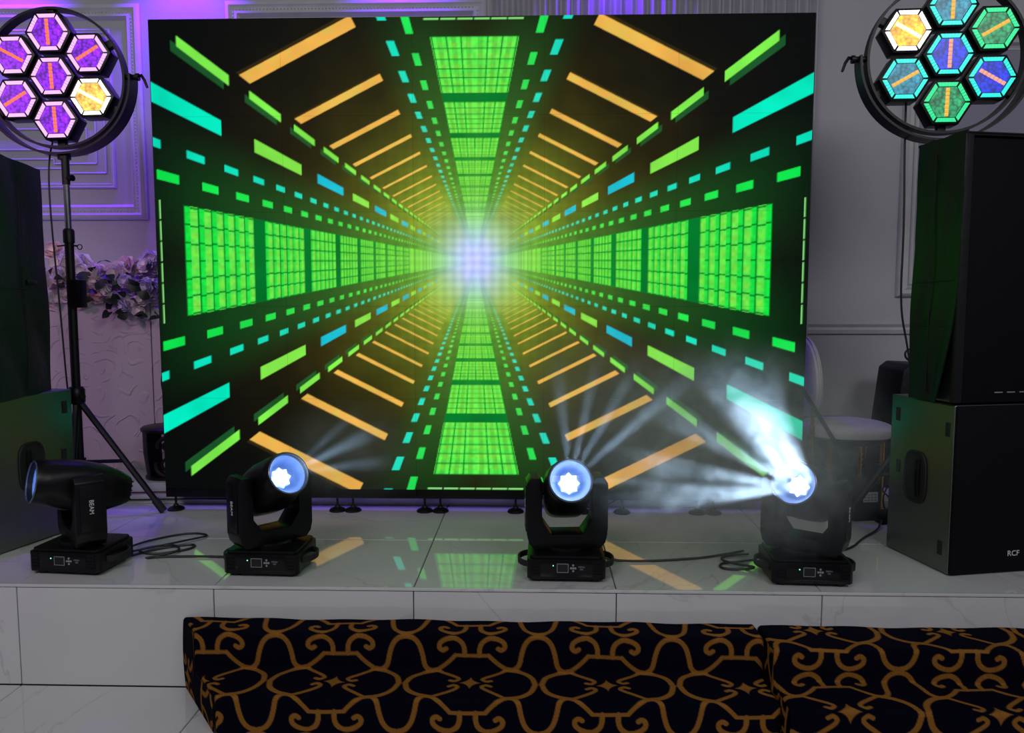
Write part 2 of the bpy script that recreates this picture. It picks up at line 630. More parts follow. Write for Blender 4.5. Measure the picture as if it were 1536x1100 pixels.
def tunnel(X, Z):
    """the picture on the LED wall: a tunnel of light bars, mirror-symmetric about its centre; X, Z in metres"""
    c = lambda *v: np.array(lin(v))
    us, vs = X + 0.018, (Z - (ST + 1.272))
    u, v = np.abs(us) + 1e-6, np.abs(vs) + 1e-6
    r = np.hypot(u, v)
    out = np.zeros(X.shape + (3,)) + c(5, 8, 9)

    def over(mask, col):
        nonlocal out
        out = out * (1 - mask[..., None]) + np.asarray(col) * mask[..., None]

    nz = vnoise(us * 6, vs * 6) * 0.6 + vnoise(us * 15, vs * 15, 2) * 0.4
    # dusky fog: olive on the diagonals, green along the axes
    diag = np.exp(-(r / 0.66) ** 1.6)
    out = out + (diag * (0.7 + 0.6 * nz))[..., None] * c(130, 108, 32) * 0.52
    inner = np.exp(-(r / 0.38) ** 1.7)
    out = out + (inner * (0.7 + 0.6 * nz))[..., None] * c(150, 196, 50) * 1.0
    hs = np.clip(1 - np.abs(v / u - 0.22) / 0.34, 0, 1)
    vsct = np.clip(1 - np.abs(u / v - 0.22) / 0.34, 0, 1)
    hs, vsct = hs * hs * (3 - 2 * hs), vsct * vsct * (3 - 2 * vsct)
    axis = np.maximum(hs * np.exp(-(u / 1.52) ** 8), vsct * np.exp(-(v / 1.17) ** 8))
    ag = axis * (0.30 + 1.5 * np.exp(-r / 0.42))
    out = out * (1 - 0.6 * np.clip(ag, 0, 1)[..., None]) + ag[..., None] * c(0, 128, 50) * 0.62
    near = np.exp(-(r / 0.5) ** 2)
    fadeyel = np.exp(-(r / 0.5) ** 1.3)
    vis = smooth(0.10, 0.42, r)

    def series(a, b, a0, step, fr, s_hi, s_lo, kmin=0):
        z = a0 / a
        k = np.floor((z - 1) / step)
        f = (z - 1) / step - k
        sl = b / a
        m = (f < fr) & (sl < s_hi) & (sl > s_lo) & (k >= kmin)
        return m, k, f, sl

    def put(m, base, k, yel=0.5, bright=1.0):
        base = np.asarray(base)
        n2 = 0.82 + 0.36 * nz[..., None]
        col = base * n2 * bright
        t = (fadeyel * yel)[..., None]
        col = col * (1 - t) + c(205, 240, 90) * t
        over(m.astype(float) * (0.25 + 0.75 * vis), col)

    # outlines of the tile walls: block columns left/right and top/bottom
    for a, b, a0, step, sl0 in ((u, v, 1.441, 0.387, 0.190), (v, u, 1.068, 0.405, 0.201)):
        z = a0 / a
        k = np.floor((z - 1) / step)
        f = (z - 1) / step - k
        q = b / a / sl0
        ins = (q < 1) & (k >= 0)
        over((ins & (f >= 0.82)).astype(float), c(0, 112, 40) * (0.8 + 0.5 * nz[..., None]) + (near * 0.35)[..., None] * c(60, 200, 50))
        cu = f / 0.82 * 6
        ci = np.floor(cu)
        # rows run the other way, six over the full width
        sgn = np.sign(vs if a is u else us)
        rw = (q * sgn * 0.5 + 0.5) * 6
        fc_ = cu - ci
        side = fc_ < (0.42 if a is u else 0.0)
        stag = np.where(side, 0.0, 0.09 * np.where(q * sgn > 0, 1, -1)) * np.clip(1.5 - k, 0, 1)
        rr = rw + stag
        ri = np.floor(rr)
        lw = 0.052 + 0.010 * k
        line = (np.abs(cu - np.round(cu)) < lw) | (np.abs(rr - np.round(rr)) < lw * 0.9)
        line = line & (k < 9)
        h = hash2(ci + 7 * k, ri + 3 * np.sign(us) + 5 * np.sign(vs), 1.0 if a is u else 2.0)
        face = c(70, 232, 76) * (1 - h[..., None] * 0.35) + c(120, 234, 80) * (h[..., None] * 0.35)
        cell = np.where(side[..., None], c(0, 226, 66), face)
        fr_ = rr - ri
        mid = np.exp(-(((fc_ - 0.7) / 0.22) ** 2 + ((fr_ - 0.5) / 0.3) ** 2))
        yl = np.clip(mid * (0.25 + 0.75 * vnoise(us * 40, vs * 40, 9)), 0, 1) * 0.75
        stripes = 0.84 + 0.32 * vnoise(us * 70, vs * 70, 5)
        band = 1.0 if a is u else (0.80 + 0.32 * (np.abs(fr_ - 0.5) > 0.18))[..., None]
        cell = (cell * (1 - yl[..., None]) + c(150, 214, 60) * yl[..., None]) * stripes[..., None] * band
        t = np.clip(fadeyel * 1.1, 0, 0.75)[..., None]
        cell = cell * (1 - t) + c(142, 220, 62) * t
        m = ins & (f < 0.82)
        over((m & ~line).astype(float), cell)
        over((m & line).astype(float), c(0, 120, 36) + (near * 0.45)[..., None] * c(60, 200, 50))
    # dash rows
    m, k, f, _ = series(u, v, 1.4156, 0.1497, 0.44, 0.381, 0.354, -1)
    put(m, c(0, 224, 186), k, 0.25)
    m, k, f, _ = series(u, v, 1.5685, 0.1663, 0.45, 0.286, 0.256, 0)
    put(m, c(0, 228, 76), k, 0.5)
    m, k, f, _ = series(v, u, 1.161, 0.172, 0.43, 0.306, 0.272, 0)
    put(m, c(0, 224, 84), k, 0.5)
    m, k, f, _ = series(v, u, 1.0487, 0.155, 0.46, 0.407, 0.370, -1)
    put(m, c(0, 222, 190), k, 0.25)
    # long bars, alternately cyan and green
    m, k, f, _ = series(u, v, 1.80, 0.667, 0.675, 0.548, 0.489, 0)
    put(m & (np.mod(k, 2) == 0) & (k < 1), c(0, 232, 190), k, 0.05)
    put(m & (np.mod(k, 2) == 0) & (k >= 1), c(0, 190, 212), k, 0.12)
    put(m & (np.mod(k, 2) == 1), c(128, 232, 74), k, 0.5)
    # diagonal dashes with a dim ghost beside each
    for du, dv, col in ((0.030, -0.020, c(24, 84, 40)), (0.0, 0.0, c(124, 236, 76))):
        z0 = 1.449 / np.maximum(u, 1e-4)
        uu, vv = u - du / np.maximum(z0, 1), v - dv / np.maximum(z0, 1)
        uu = np.maximum(uu, 1e-4)
        z = 1.449 / uu
        k = np.floor((z - 1) / 0.32)
        f = (z - 1) / 0.32 - k
        mid = 0.748 * uu
        m = (f < 0.66) & (k >= 0) & (vv < mid) & (vv > mid - 0.050 / (1 + 0.32 * k))
        put(m, col, k, 0.5 if du == 0 else 0.15)
    # orange rungs
    A, B = np.array((1.119, 0.875)), np.array((0.5856, 1.142))
    D = B - A
    det = A[0] * D[1] - A[1] * D[0]
    s = (u * D[1] - v * D[0]) / det
    w = (A[0] * v - A[1] * u) / det
    z, t = 1 / np.maximum(s, 1e-5), w / np.maximum(s, 1e-5)
    kk = np.round((z - 1) / 0.298)
    dz = z - 1 - kk * 0.298
    ok = (t > 0) & (t < 1) & (kk >= 0) & (kk < 16)
    over((ok & (dz > -0.036) & (dz < 0)).astype(float) * 0.5, c(64, 50, 20))
    m = ok & (np.abs(dz) < 0.0235)
    rr = 0.35 * np.clip(vnoise(us * 30, vs * 30, 4) - 0.4, 0, 1)
    put(m, c(238, 176, 78), kk, 0.30)
    over(m * rr, c(120, 226, 90))
    # thin ticks along the four edges
    ex = (np.abs(np.abs(X) - 1.577) < 0.0038) & (v < 0.31) & (np.mod(vs + 0.31, 0.1033) < 0.093)
    ez = ((np.abs(Z - (ZT - 0.011)) < 0.0032) | (np.abs(Z - (ZP + 0.008)) < 0.0045)) & (u < 0.245) & (np.mod(us + 0.245, 0.0817) < 0.073)
    over((ex | ez).astype(float), c(140, 232, 130))
    # the bright heart, with the weave of the LED raster over it
    halo = np.exp(-(r / 0.24) ** 1.7)
    over(halo * 0.60, c(140, 216, 60) * (0.75 + 0.45 * nz[..., None]))
    cross = np.maximum(np.exp(-(v / 0.055) ** 2), np.exp(-(u / 0.055) ** 2)) * np.exp(-(r / 0.34) ** 2)
    over(cross * 0.30, c(180, 236, 120))
    skirt = np.exp(-(np.maximum(u, v) / 0.17) ** 2.4)
    over(skirt * 0.20, c(190, 232, 170))
    heart = np.exp(-((u / 0.13) ** 2 + (v / 0.15) ** 2))
    grain = 0.82 + 0.36 * vnoise(us * 40, vs * 40, 8)
    over(heart * 0.55, c(176, 160, 250))
    out = out + (heart * grain)[..., None] * c(128, 108, 232) * 0.75
    weave = 1 + 0.085 * np.exp(-(r / 0.6) ** 2) * (np.sin(us * 2 * PI / 0.047) + np.sin(vs * 2 * PI / 0.043))
    out = out * weave[..., None]
    return np.clip(out, 0, 1.0)


led = thing('led_wall', (0, 0, ST), 0, 'huge black LED video wall showing a glowing green tunnel of light bars', 'LED screen')
NPX, NPZ, NC, NR = 136, 100, 5, 5
PW, PH = 3.2 / NC, (ZT - ZP) / NR
for cx in range(NC):
    for cz in range(NR):
        x0, z0 = -1.6 + cx * PW, ZP + cz * PH
        xs = np.linspace(x0 + 0.0003, x0 + PW - 0.0003, NPX + 1)
        zs = np.linspace(z0 + 0.0003, z0 + PH - 0.0003, NPZ + 1)
        X, Z = np.meshgrid(xs, zs)
        px, pz = PW / NPX, PH / NPZ
        C = sum(tunnel(X + a * px, Z + b * pz) for a in (-0.33, 0, 0.33) for b in (-0.33, 0, 0.33)) / 9
        P = np.stack([X, np.zeros_like(X), Z - ST], -1)
        a, b, c0, d = x0 + 0.0003, x0 + PW - 0.0003, z0 - ST + 0.0003, z0 + PH - ST - 0.0003
        ev = [(a, 0, c0), (b, 0, c0), (b, 0, d), (a, 0, d), (a, 0.07, c0), (b, 0.07, c0), (b, 0.07, d), (a, 0.07, d)]
        ef = [(0, 4, 5, 1), (1, 5, 6, 2), (2, 6, 7, 3), (3, 7, 4, 0), (4, 7, 6, 5)]
        me = grid_mesh('led_panel', P, 'led', C, [M['led'], M['black']], extra=(ev, ef))
        link('led_panel', me, led)
for cx in range(NC):       # black base beam in five lengths
    G().box(-1.6 + cx * PW + 0.0008, -1.6 + (cx + 1) * PW - 0.0008, 0.004, 0.075, ZB - ST, ZP - ST - 0.0005, bevel=0.002).build('base_beam', M['black'], led)
g = G()
for x in (-1.6, 1.6):
    s = 1 if x > 0 else -1
    g.box(min(x, x + s * 0.004), max(x, x + s * 0.004), 0.003, 0.078, ZB - ST, ZT - ST)
g.build('edge_strip', M['black_metal'], led)
foot = G().lathe([(0.006, 0.09), (0.006, 0.030), (0.012, 0.030), (0.014, 0.022), (0.036, 0.012), (0.042, 0.006), (0.042, 0.0)], 18).mesh('levelling_foot', M['black_metal'])
for fx in (-1.575, -0.735, -0.655, -0.285, -0.205, 0.18, 0.52, 0.60, 0.72, 1.10, 1.18, 1.56):
    link('levelling_foot', foot, led, (fx, 0.045, 0))
G().tube([(1.585, 0.075, 0.69), (1.80, 0.10, 0.36), (1.93, 0.12, 0.012)], 0.011, 8).build('rear_brace', M['black_metal'], led)
G().tube([(-1.585, 0.075, 0.78), (-1.62, 0.07, 0.74), (-1.645, 0.075, 0.66), (-1.63, 0.08, 0.58), (-1.59, 0.078, 0.54)], 0.004, 6, 2).build('data_cable', M['cable'], led)

# ================================================================ CARPETED STEPS
PS, QT = 0.478, 0.45


def catmull(pts, n=8):
    pts = [np.array(p, float) for p in pts]
    e = [2 * pts[0] - pts[1]] + pts + [2 * pts[-1] - pts[-2]]
    o = []
    for i in range(1, len(e) - 2):
        for k in range(n):
            t = k / n
            o.append(0.5 * ((2 * e[i]) + (-e[i - 1] + e[i + 1]) * t + (2 * e[i - 1] - 5 * e[i] + 4 * e[i + 1] - e[i + 2]) * t * t + (-e[i - 1] + 3 * e[i] - 3 * e[i + 1] + e[i + 2]) * t ** 3))
    o.append(pts[-1])
    return o


CURVES = [
    (catmull([(0.126, 0.095), (0.175, 0.080), (0.212, 0.048), (0.228, 0.0)]), 0.0095),
    (catmull([(0.126, 0.095), (0.085, 0.066), (0.052, 0.042), (0.042, 0.026), (0.056, 0.014), (0.072, 0.020)]), 0.0072),
    (catmull([(0.126, 0.095), (0.100, 0.112), (0.078, 0.131), (0.060, 0.150)]), 0.0074),
    ([np.array((0.060, 0.150)), np.array((0.0, 0.150))], 0.0065),
    (catmull([(0.027, 0.150), (0.028, 0.178), (0.038, 0.200), (0.062, 0.214), (0.092, 0.210), (0.114, 0.196), (0.118, 0.178), (0.106, 0.168), (0.094, 0.174)]), 0.0085),
    (catmull([(0.126, 0.095), (0.150, 0.094), (0.170, 0.112), (0.180, 0.155), (0.192, 0.190), (0.212, 0.212), (0.240, 0.220)]), 0.0085),
]


def carpet_col(s, t):
    a = np.abs(np.mod(s + PS / 2, PS) - PS / 2)
    b = np.abs(np.mod(t + QT / 2, QT) - QT / 2)
    d = np.full(a.shape, 1.0)
    for pts, hw in CURVES:
        for i in range(len(pts) - 1):
            p, q = pts[i], pts[i + 1]
            e = q - p
            w = np.clip(((a - p[0]) * e[0] + (b - p[1]) * e[1]) / (e @ e), 0, 1)
            d = np.minimum(d, np.hypot(a - p[0] - w * e[0], b - p[1] - w * e[1]) - hw)
    star = (a / 0.040) ** 0.62 + (b / 0.042) ** 0.62 - 1
    d = np.minimum(d, star * 0.016)
    m = 1 - smooth(-0.0015, 0.0015, d)
    gold, navy = np.array(lin((124, 82, 34))), np.array(lin((5, 5, 18)))
    return m[..., None] * gold + (1 - m[..., None]) * navy


def step_block(name, x0, x1, yb, d1, d2, h1, h2, t_star, s_star, label, slant=0.0):
    """two-tier carpeted step; t_star: distance along the unrolled carpet from its back edge to a row of stars"""
    rr = 0.014
    prof = []                                       # (y, z) from the back top edge forward and down
    def arc(cy, cz, a0, a1, r=rr):
        for k in range(7):
            a = a0 + (a1 - a0) * k / 6
            prof.append((cy + r * math.cos(a), cz + r * math.sin(a)))
    prof.append((yb, h1))
    arc(yb - d1 + rr, h1 - rr, PI / 2, PI)
    arc(yb - d1 - 0.006, h2 + 0.006, 0, -PI / 2, 0.006)
    arc(yb - d1 - d2 + rr, h2 - rr, PI / 2, PI)
    prof.append((yb - d1 - d2, 0.001))
    prof = np.array(prof)
    seg = np.hypot(*np.diff(prof, axis=0).T)
    L = np.concatenate([[0], np.cumsum(seg)])
    nt, ns = int(L[-1] / 0.0032), int((x1 - x0) / 0.0036)
    tt = np.linspace(0, L[-1], nt + 1)
    yy, zz = np.interp(tt, L, prof[:, 0]), np.interp(tt, L, prof[:, 1])
    ss = np.linspace(0, x1 - x0, ns + 1)
    S, T = np.meshgrid(ss, tt)
    Y, Zz = np.repeat(yy[:, None], ns + 1, 1), np.repeat(zz[:, None], ns + 1, 1)
    xl = x0 + slant * (yb - Y)                      # the free end is cut at a slant
    X = xl + S / (x1 - x0) * (x1 - xl)
    # soft rounded ends: pull the last centimetres in and down
    e = np.minimum(S, (x1 - x0) - S)
    dn = np.clip(1 - e / 0.012, 0, 1) ** 2 * 0.010
    Zz = Zz - dn * (Zz > 0.02)
    Y = Y + dn * 0.6 * (T > 0.05)
    wob = 0.0022 * np.sin(S * 9 + T * 14) + 0.0018 * np.sin(S * 23 - T * 9)
    Zz = Zz + wob * (Zz > 0.03)
    C = carpet_col(X - x0 - s_star, T - t_star)
    root = thing(name, ((x0 + x1) / 2, yb, 0), 0, label, 'carpeted steps')
    P = np.stack([X - (x0 + x1) / 2, Y - yb, Zz], -1)
    link('carpet', grid_mesh('carpet', P, 'pile', C, [M['carpet']]), root)
    # carpet wrapped over both ends, the pattern running on
    for xe, sg in ((x0, -1), (x1, 1)):
        nz_ = 60
        yv = np.linspace(yb - d1 - d2 + 0.008, yb, 70)
        zv = np.linspace(0.001, 1.0, nz_)
        top = np.interp(yv, prof[::-1, 0] + np.linspace(0, 1e-6, len(prof)), prof[::-1, 1]) - 0.009
        Yg = np.repeat(yv[None, :], nz_, 0)
        Zg = 0.001 + (top[None, :] - 0.001) * zv[:, None]
        Xg = np.full_like(Yg, xe - (x0 + x1) / 2) + sg * 0.006 * np.sin(PI * zv)[:, None]
        if sg < 0:
            Xg = Xg + slant * (yb - Yg)
        Ce = carpet_col((Zg - h2) + 0.07, Yg - yb + 0.05)
        link('end_wrap', grid_mesh('end_wrap', np.stack([Xg, Yg - yb, Zg], -1), 'pile', Ce, [M['carpet']]), root)
    pr = [(a - yb + 0.004, b - 0.004) for a, b in prof]
    G().prism([(0, 0.002)] + [(min(a, 0), max(b, 0.002)) for a, b in pr], x0 - (x0 + x1) / 2 + 0.012 + slant * (d1 + d2), x1 - (x0 + x1) / 2 - 0.012, 'x').build('core', M['rubber'], root)
    return root


step_block('carpeted_step', -1.057, 1.092, STAGE_Y - 0.005, 0.118, 0.205, 0.278, 0.140, 0.34, 1.045 + 0.062,
           'long navy carpeted step block with gold scrolls, its slanted free end beside bare riser tiles', 0.77)
step_block('carpeted_step', 1.104, 3.0, STAGE_Y - 0.005, 0.195, 0.190, 0.272, 0.157, 0.04, 0.19,
           'deeper navy carpeted step block with gold scrolls, butted against the long one')

# ================================================================ MOVING HEAD LIGHTS
_mh = {}


def superellipse(y, hw, hh, zo, e, n=28):
    o = []
    for k in range(n):
        a = 2 * PI * k / n
        c, s = math.cos(a), math.sin(a)
        o.append((math.copysign(abs(c) ** (2 / e), c) * hw, y, zo + math.copysign(abs(s) ** (2 / e), s) * hh))
    return o


def mh_meshes():
    if _mh:
        return _mh
    # base body: chamfered box with side ribs
    g = G()
    oc = [(-0.150, -0.104), (-0.136, -0.118), (0.136, -0.118), (0.150, -0.104), (0.150, 0.104), (0.136, 0.118), (-0.136, 0.118), (-0.150, 0.104)]
    g.prism(oc, 0.014, 0.092, 'z', bevel=0.004)
    g.prism([(a * 0.93, b * 0.93) for a, b in oc], 0.090, 0.104, 'z', bevel=0.003)
    for s in (-1, 1):
        for k in range(5):
            g.box(s * 0.119 - 0.014, s * 0.119 + 0.014, -0.1205, -0.112, 0.030 + k * 0.013, 0.036 + k * 0.013, mtx=Matrix.Translation((0, 0, 0)))
    g.lathe([(0.085, 0.100), (0.085, 0.114), (0.078, 0.120)], 28)
    _mh['base'] = g.mesh('base', M['black'])
    g = G().lathe([(0.016, 0.0), (0.018, 0.008), (0.014, 0.018)], 12)
    _mh['foot'] = g.mesh('rubber_foot', M['rubber'])
    # carrying handle: band loop at the side
    V, Fc = [], []
    n = 14
    for i in range(n + 1):
        a = -PI / 2 + PI * i / n
        for (dr, dz) in ((0, -0.011), (0, 0.011), (-0.007, 0.011), (-0.007, -0.011)):
            V.append((0.140 + (0.050 + dr) * math.cos(a), (0.072 + dr) * math.sin(a), 0.058 + dz))
    for i in range(n):
        for k in range(4):
            Fc.append((i * 4 + k, i * 4 + (k + 1) % 4, (i + 1) * 4 + (k + 1) % 4, (i + 1) * 4 + k))
    Fc += [(0, 1, 2, 3), (n * 4 + 3, n * 4 + 2, n * 4 + 1, n * 4)]
    _mh['handle'] = G().add(V, Fc).mesh('carry_handle', M['rubber'])
    _mh['panel'] = G().box(-0.098, 0.098, -0.1195, -0.117, 0.026, 0.092, bevel=0.001).mesh('control_panel', M['black_gloss'])
    _mh['display'] = G().box(-0.034, 0.006, -0.1212, -0.1190, 0.044, 0.076).mesh('display', M['screen_dark'])
    g = G()
    for (a, b, c, d) in ((-0.036, 0.008, 0.0755, 0.0775), (-0.036, 0.008, 0.0425, 0.0445), (-0.036, -0.034, 0.0425, 0.0775), (0.006, 0.008, 0.0425, 0.0775)):
        g.box(a, b, -0.1218, -0.1195, c, d)
    _mh['display_frame'] = g.mesh('display_frame', M['mark_dim'])
    _mh['button'] = G().lathe([(0.0042, 0), (0.0042, -0.0022), (0.003, -0.003)], 10, 'y').mesh('button', M['mark_dim'])
    _mh['caption'] = text_mesh('caption', 'MENU\nOK', 0.009, M['mark_dim'], 0.0003)
    _mh['led'] = G().lathe([(0.0022, 0), (0.0022, -0.002)], 8, 'y').mesh('indicator', M['indicator'])
    # yoke
    half = [(0.130, 0.114), (0.149, 0.136), (0.157, 0.170), (0.157, 0.372), (0.142, 0.394), (0.112, 0.394), (0.098, 0.380), (0.098, 0.226), (0.060, 0.170)]
    out = half + [(-a, b) for a, b in half[::-1]]
    g = G().prism(out, -0.055, 0.055, 'y', bevel=0.004)
    for s in (-1, 1):
        g.box(s * 0.158 - 0.003, s * 0.158 + 0.003, -0.040, 0.040, 0.18, 0.362, bevel=0.002)
        g.lathe([(0.026, 0.088), (0.026, 0.104)], 16, 'x', mtx=Matrix.Translation((0, 0, 0.340)) @ Matrix.Scale(s, 4, Vector((1, 0, 0))))
    _mh['yoke'] = g.mesh('yoke', M['black'])
    _mh['beam'] = text_mesh('beam_lettering', 'BEAM', 0.023, M['mark'])
    # head housing
    secs = [superellipse(-0.170, 0.083, 0.083, 0, 2), superellipse(-0.166, 0.0865, 0.0865, 0, 2), superellipse(-0.120, 0.0885, 0.089, 0, 2.1),
            superellipse(-0.070, 0.0885, 0.098, -0.004, 2.5), superellipse(0.000, 0.0875, 0.100, -0.008, 3.4), superellipse(0.090, 0.084, 0.090, -0.012, 4),
            superellipse(0.150, 0.078, 0.068, -0.012, 4), superellipse(0.178, 0.066, 0.054, -0.014, 3.6)]
    g = G().loft(secs, caps=False)
    g.add(secs[-1], [tuple(range(28))])
    # lip and throat
    g.lathe([(0.083, -0.170), (0.078, -0.170), (0.077, -0.150)], 28, 'y', caps=False)
    for k in range(5):
        g.box(-0.06, 0.06, 0.174, 0.184, -0.052 + k * 0.018, -0.046 + k * 0.018)
    _mh['head'] = g.mesh('head_housing', M['black'])
    g = G()
    g.tube([(math.cos(2 * PI * k / 32) * 0.0805, -0.1705, math.sin(2 * PI * k / 32) * 0.0805) for k in range(32)], 0.0032, 6, closed=True)
    _mh['bezel'] = g.mesh('lens_bezel', M['chrome_dark'])
    g = G().lathe([(0.077, -0.150), (0.070, -0.128), (0.054, -0.108), (0.033, -0.098), (0.004, -0.095)], 28, 'y', caps=False)
    _mh['bowl'] = g.mesh('reflector', M['reflector'])
    # faceted lamp core (eight points)
    V = [(0, -0.112, 0)]
    for k in range(16):
        rr = 0.041 if k % 2 == 0 else 0.030
        V.append((rr * math.cos(PI * k / 8), -0.104, rr * math.sin(PI * k / 8)))
    _mh['core'] = G().add(V, [(0, 1 + k, 1 + (k + 1) % 16) for k in range(16)]).mesh('lamp_core', M['core'], False)
    g = G().lathe([(0.077, -0.152), (0.060, -0.157), (0.035, -0.161), (0.001, -0.1625)], 28, 'y', caps=False)
    _mh['lens'] = g.mesh('lens', M['lens'])
    return _mh


M['chrome_dark'] = mat('dark_chrome_rim', (120, 130, 150), 0.25, 0.9)
M['reflector'] = mat('blue_coated_reflector', (112, 150, 214), 0.4, 0.2)
M['core'] = emit_mat('discharge_lamp', (225, 238, 255), 9.0)
mg, N, L, P = new_mat('clear_front_lens')
P.inputs['Base Color'].default_value = (0.8, 0.9, 1, 1)
P.inputs['Roughness'].default_value = 0.02
trn = N.new('ShaderNodeBsdfTransparent')
trn.inputs[0].default_value = (0.92, 0.96, 1, 1)
gls = N.new('ShaderNodeBsdfGlossy')
gls.inputs['Roughness'].default_value = 0.03
lw = N.new('ShaderNodeLayerWeight')
lw.inputs[0].default_value = 0.25
ms = N.new('ShaderNodeMixShader')
L.new(lw.outputs['Fresnel'], ms.inputs[0])
L.new(trn.outputs[0], ms.inputs[1])
L.new(gls.outputs[0], ms.inputs[2])
L.new(ms.outputs[0], N['Material Output'].inputs['Surface'])
M['lens'] = mg
PIV = 0.340


def moving_head(x, y, rz, pan, el, label, beams, facets=1):
    K = mh_meshes()
    t = thing('moving_head_light', (x, y, ST), rz, label, 'stage light', 'moving head beam lights along the stage edge')
    b = link('base', K['base'], t)
    for sx in (-1, 1):
        for sy in (-1, 1):
            link('rubber_foot', K['foot'], b, (sx * 0.108, sy * 0.085, 0))
    link('carry_handle', K['handle'], b)
    link('carry_handle', K['handle'], b, rot=(0, 0, PI))
    link('control_panel', K['panel'], b)
    link('display', K['display'], b)
    link('display_frame', K['display_frame'], b)
    for (bx, bz) in ((0.026, 0.060), (0.018, 0.060), (0.034, 0.060), (0.026, 0.071), (0.026, 0.049)):
        link('button', K['button'], b, (bx, -0.1192, bz))
    link('caption', K['caption'], b, (0.058, -0.1199, 0.060), (PI / 2, 0, 0))
    link('indicator', K['led'], b, (-0.050, -0.1192, 0.069))
    yk = link('yoke', K['yoke'], t, rot=(0, 0, pan))
    link('beam_lettering', K['beam'], yk, mtx=Matrix.Translation((0.1614, 0, 0.275)) @ Matrix.Rotation(PI / 2, 4, 'Z') @ Matrix.Rotation(PI / 2, 4, 'X') @ Matrix.Rotation(-PI / 2, 4, 'Z'))
    link('beam_lettering', K['beam'], yk, mtx=Matrix.Translation((-0.1614, 0, 0.275)) @ Matrix.Rotation(-PI / 2, 4, 'Z') @ Matrix.Rotation(PI / 2, 4, 'X') @ Matrix.Rotation(-PI / 2, 4, 'Z'))
    mloc = Matrix.Translation((0, 0, PIV)) @ Matrix.Rotation(pan, 4, 'Z') @ Matrix.Rotation(-el, 4, 'X')
    h = link('head_housing', K['head'], t, mtx=mloc)
    link('lens_bezel', K['bezel'], h)
    link('reflector', K['bowl'], h)
    link('lamp_core', K['core'], h)
    tag(link('lens', K['lens'], h), 'round clear front lens glowing blue-white')
    # prism beams leaving the lens
    wm = Matrix.Translation((x, y, ST)) @ Matrix.Rotation(rz, 4, 'Z') @ mloc
    p = wm @ Vector((0.0, -0.168, 0)) if facets == 1 else wm @ Vector((0.030, -0.168, -0.018))
    side_ax = wm.to_3x3() @ Vector((1, 0, 0))
    up_ax = wm.to_3x3() @ Vector((0, 0, 1))
    for bi, (d, en, ang) in enumerate(beams):
        nf = facets if bi == 0 else 1
        for k in range(nf):            # the main beam leaves through several prism facets
            off = side_ax * (0.040 * math.cos(2 * PI * k / nf + 0.4)) + up_ax * (0.040 * math.sin(2 * PI * k / nf + 0.4)) if nf > 1 else Vector((0, 0, 0))
            spot('prism_beam', p + off + Vector(d).normalized() * 0.012, d, en / nf, (0.52, 0.75, 1.0), ang, 0.6, 0.012)
    return t


R = math.radians
moving_head(-1.560, -0.800, R(-5), R(-41), R(11), 'black moving head light turned sideways, lens aimed at the black speakers, beside the tripod stand', [])
moving_head(-0.787, -0.800, R(-2), R(49), R(25), 'black moving head light angled with a star-shaped glowing lens, in front of an orange bar',
            [((0.80, -0.45, 0.42), 70, R(9)), ((0.86, -0.40, 0.18), 60, R(8)), ((0.70, -0.45, 0.60), 40, R(6))])
moving_head(0.398, -0.826, R(-1), R(5), R(24), 'black moving head light facing straight ahead, framed upright beside the green floor reflection',
            [((-0.12, -0.5, 0.85), 70, R(8)), ((0.12, -0.5, 0.82), 90, R(6)), ((0.34, -0.5, 0.78), 90, R(6)), ((0.58, -0.5, 0.66), 90, R(7)), ((0.85, -0.45, 0.1), 30, R(8))])
moving_head(1.326, -0.845, R(-3), R(-33), R(22), 'black moving head light with a blazing white beam, wrapped in smoke',
            [((-0.50, -0.50, 0.66), 420, R(17)), ((-0.62, -0.45, 0.62), 110, R(7)), ((-0.36, -0.45, 0.86), 80, R(7)), ((-0.76, -0.45, 0.44), 150, R(9)),
             ((-0.88, -0.42, 0.22), 210, R(9)), ((-0.92, -0.40, 0.04), 210, R(12))], 5)

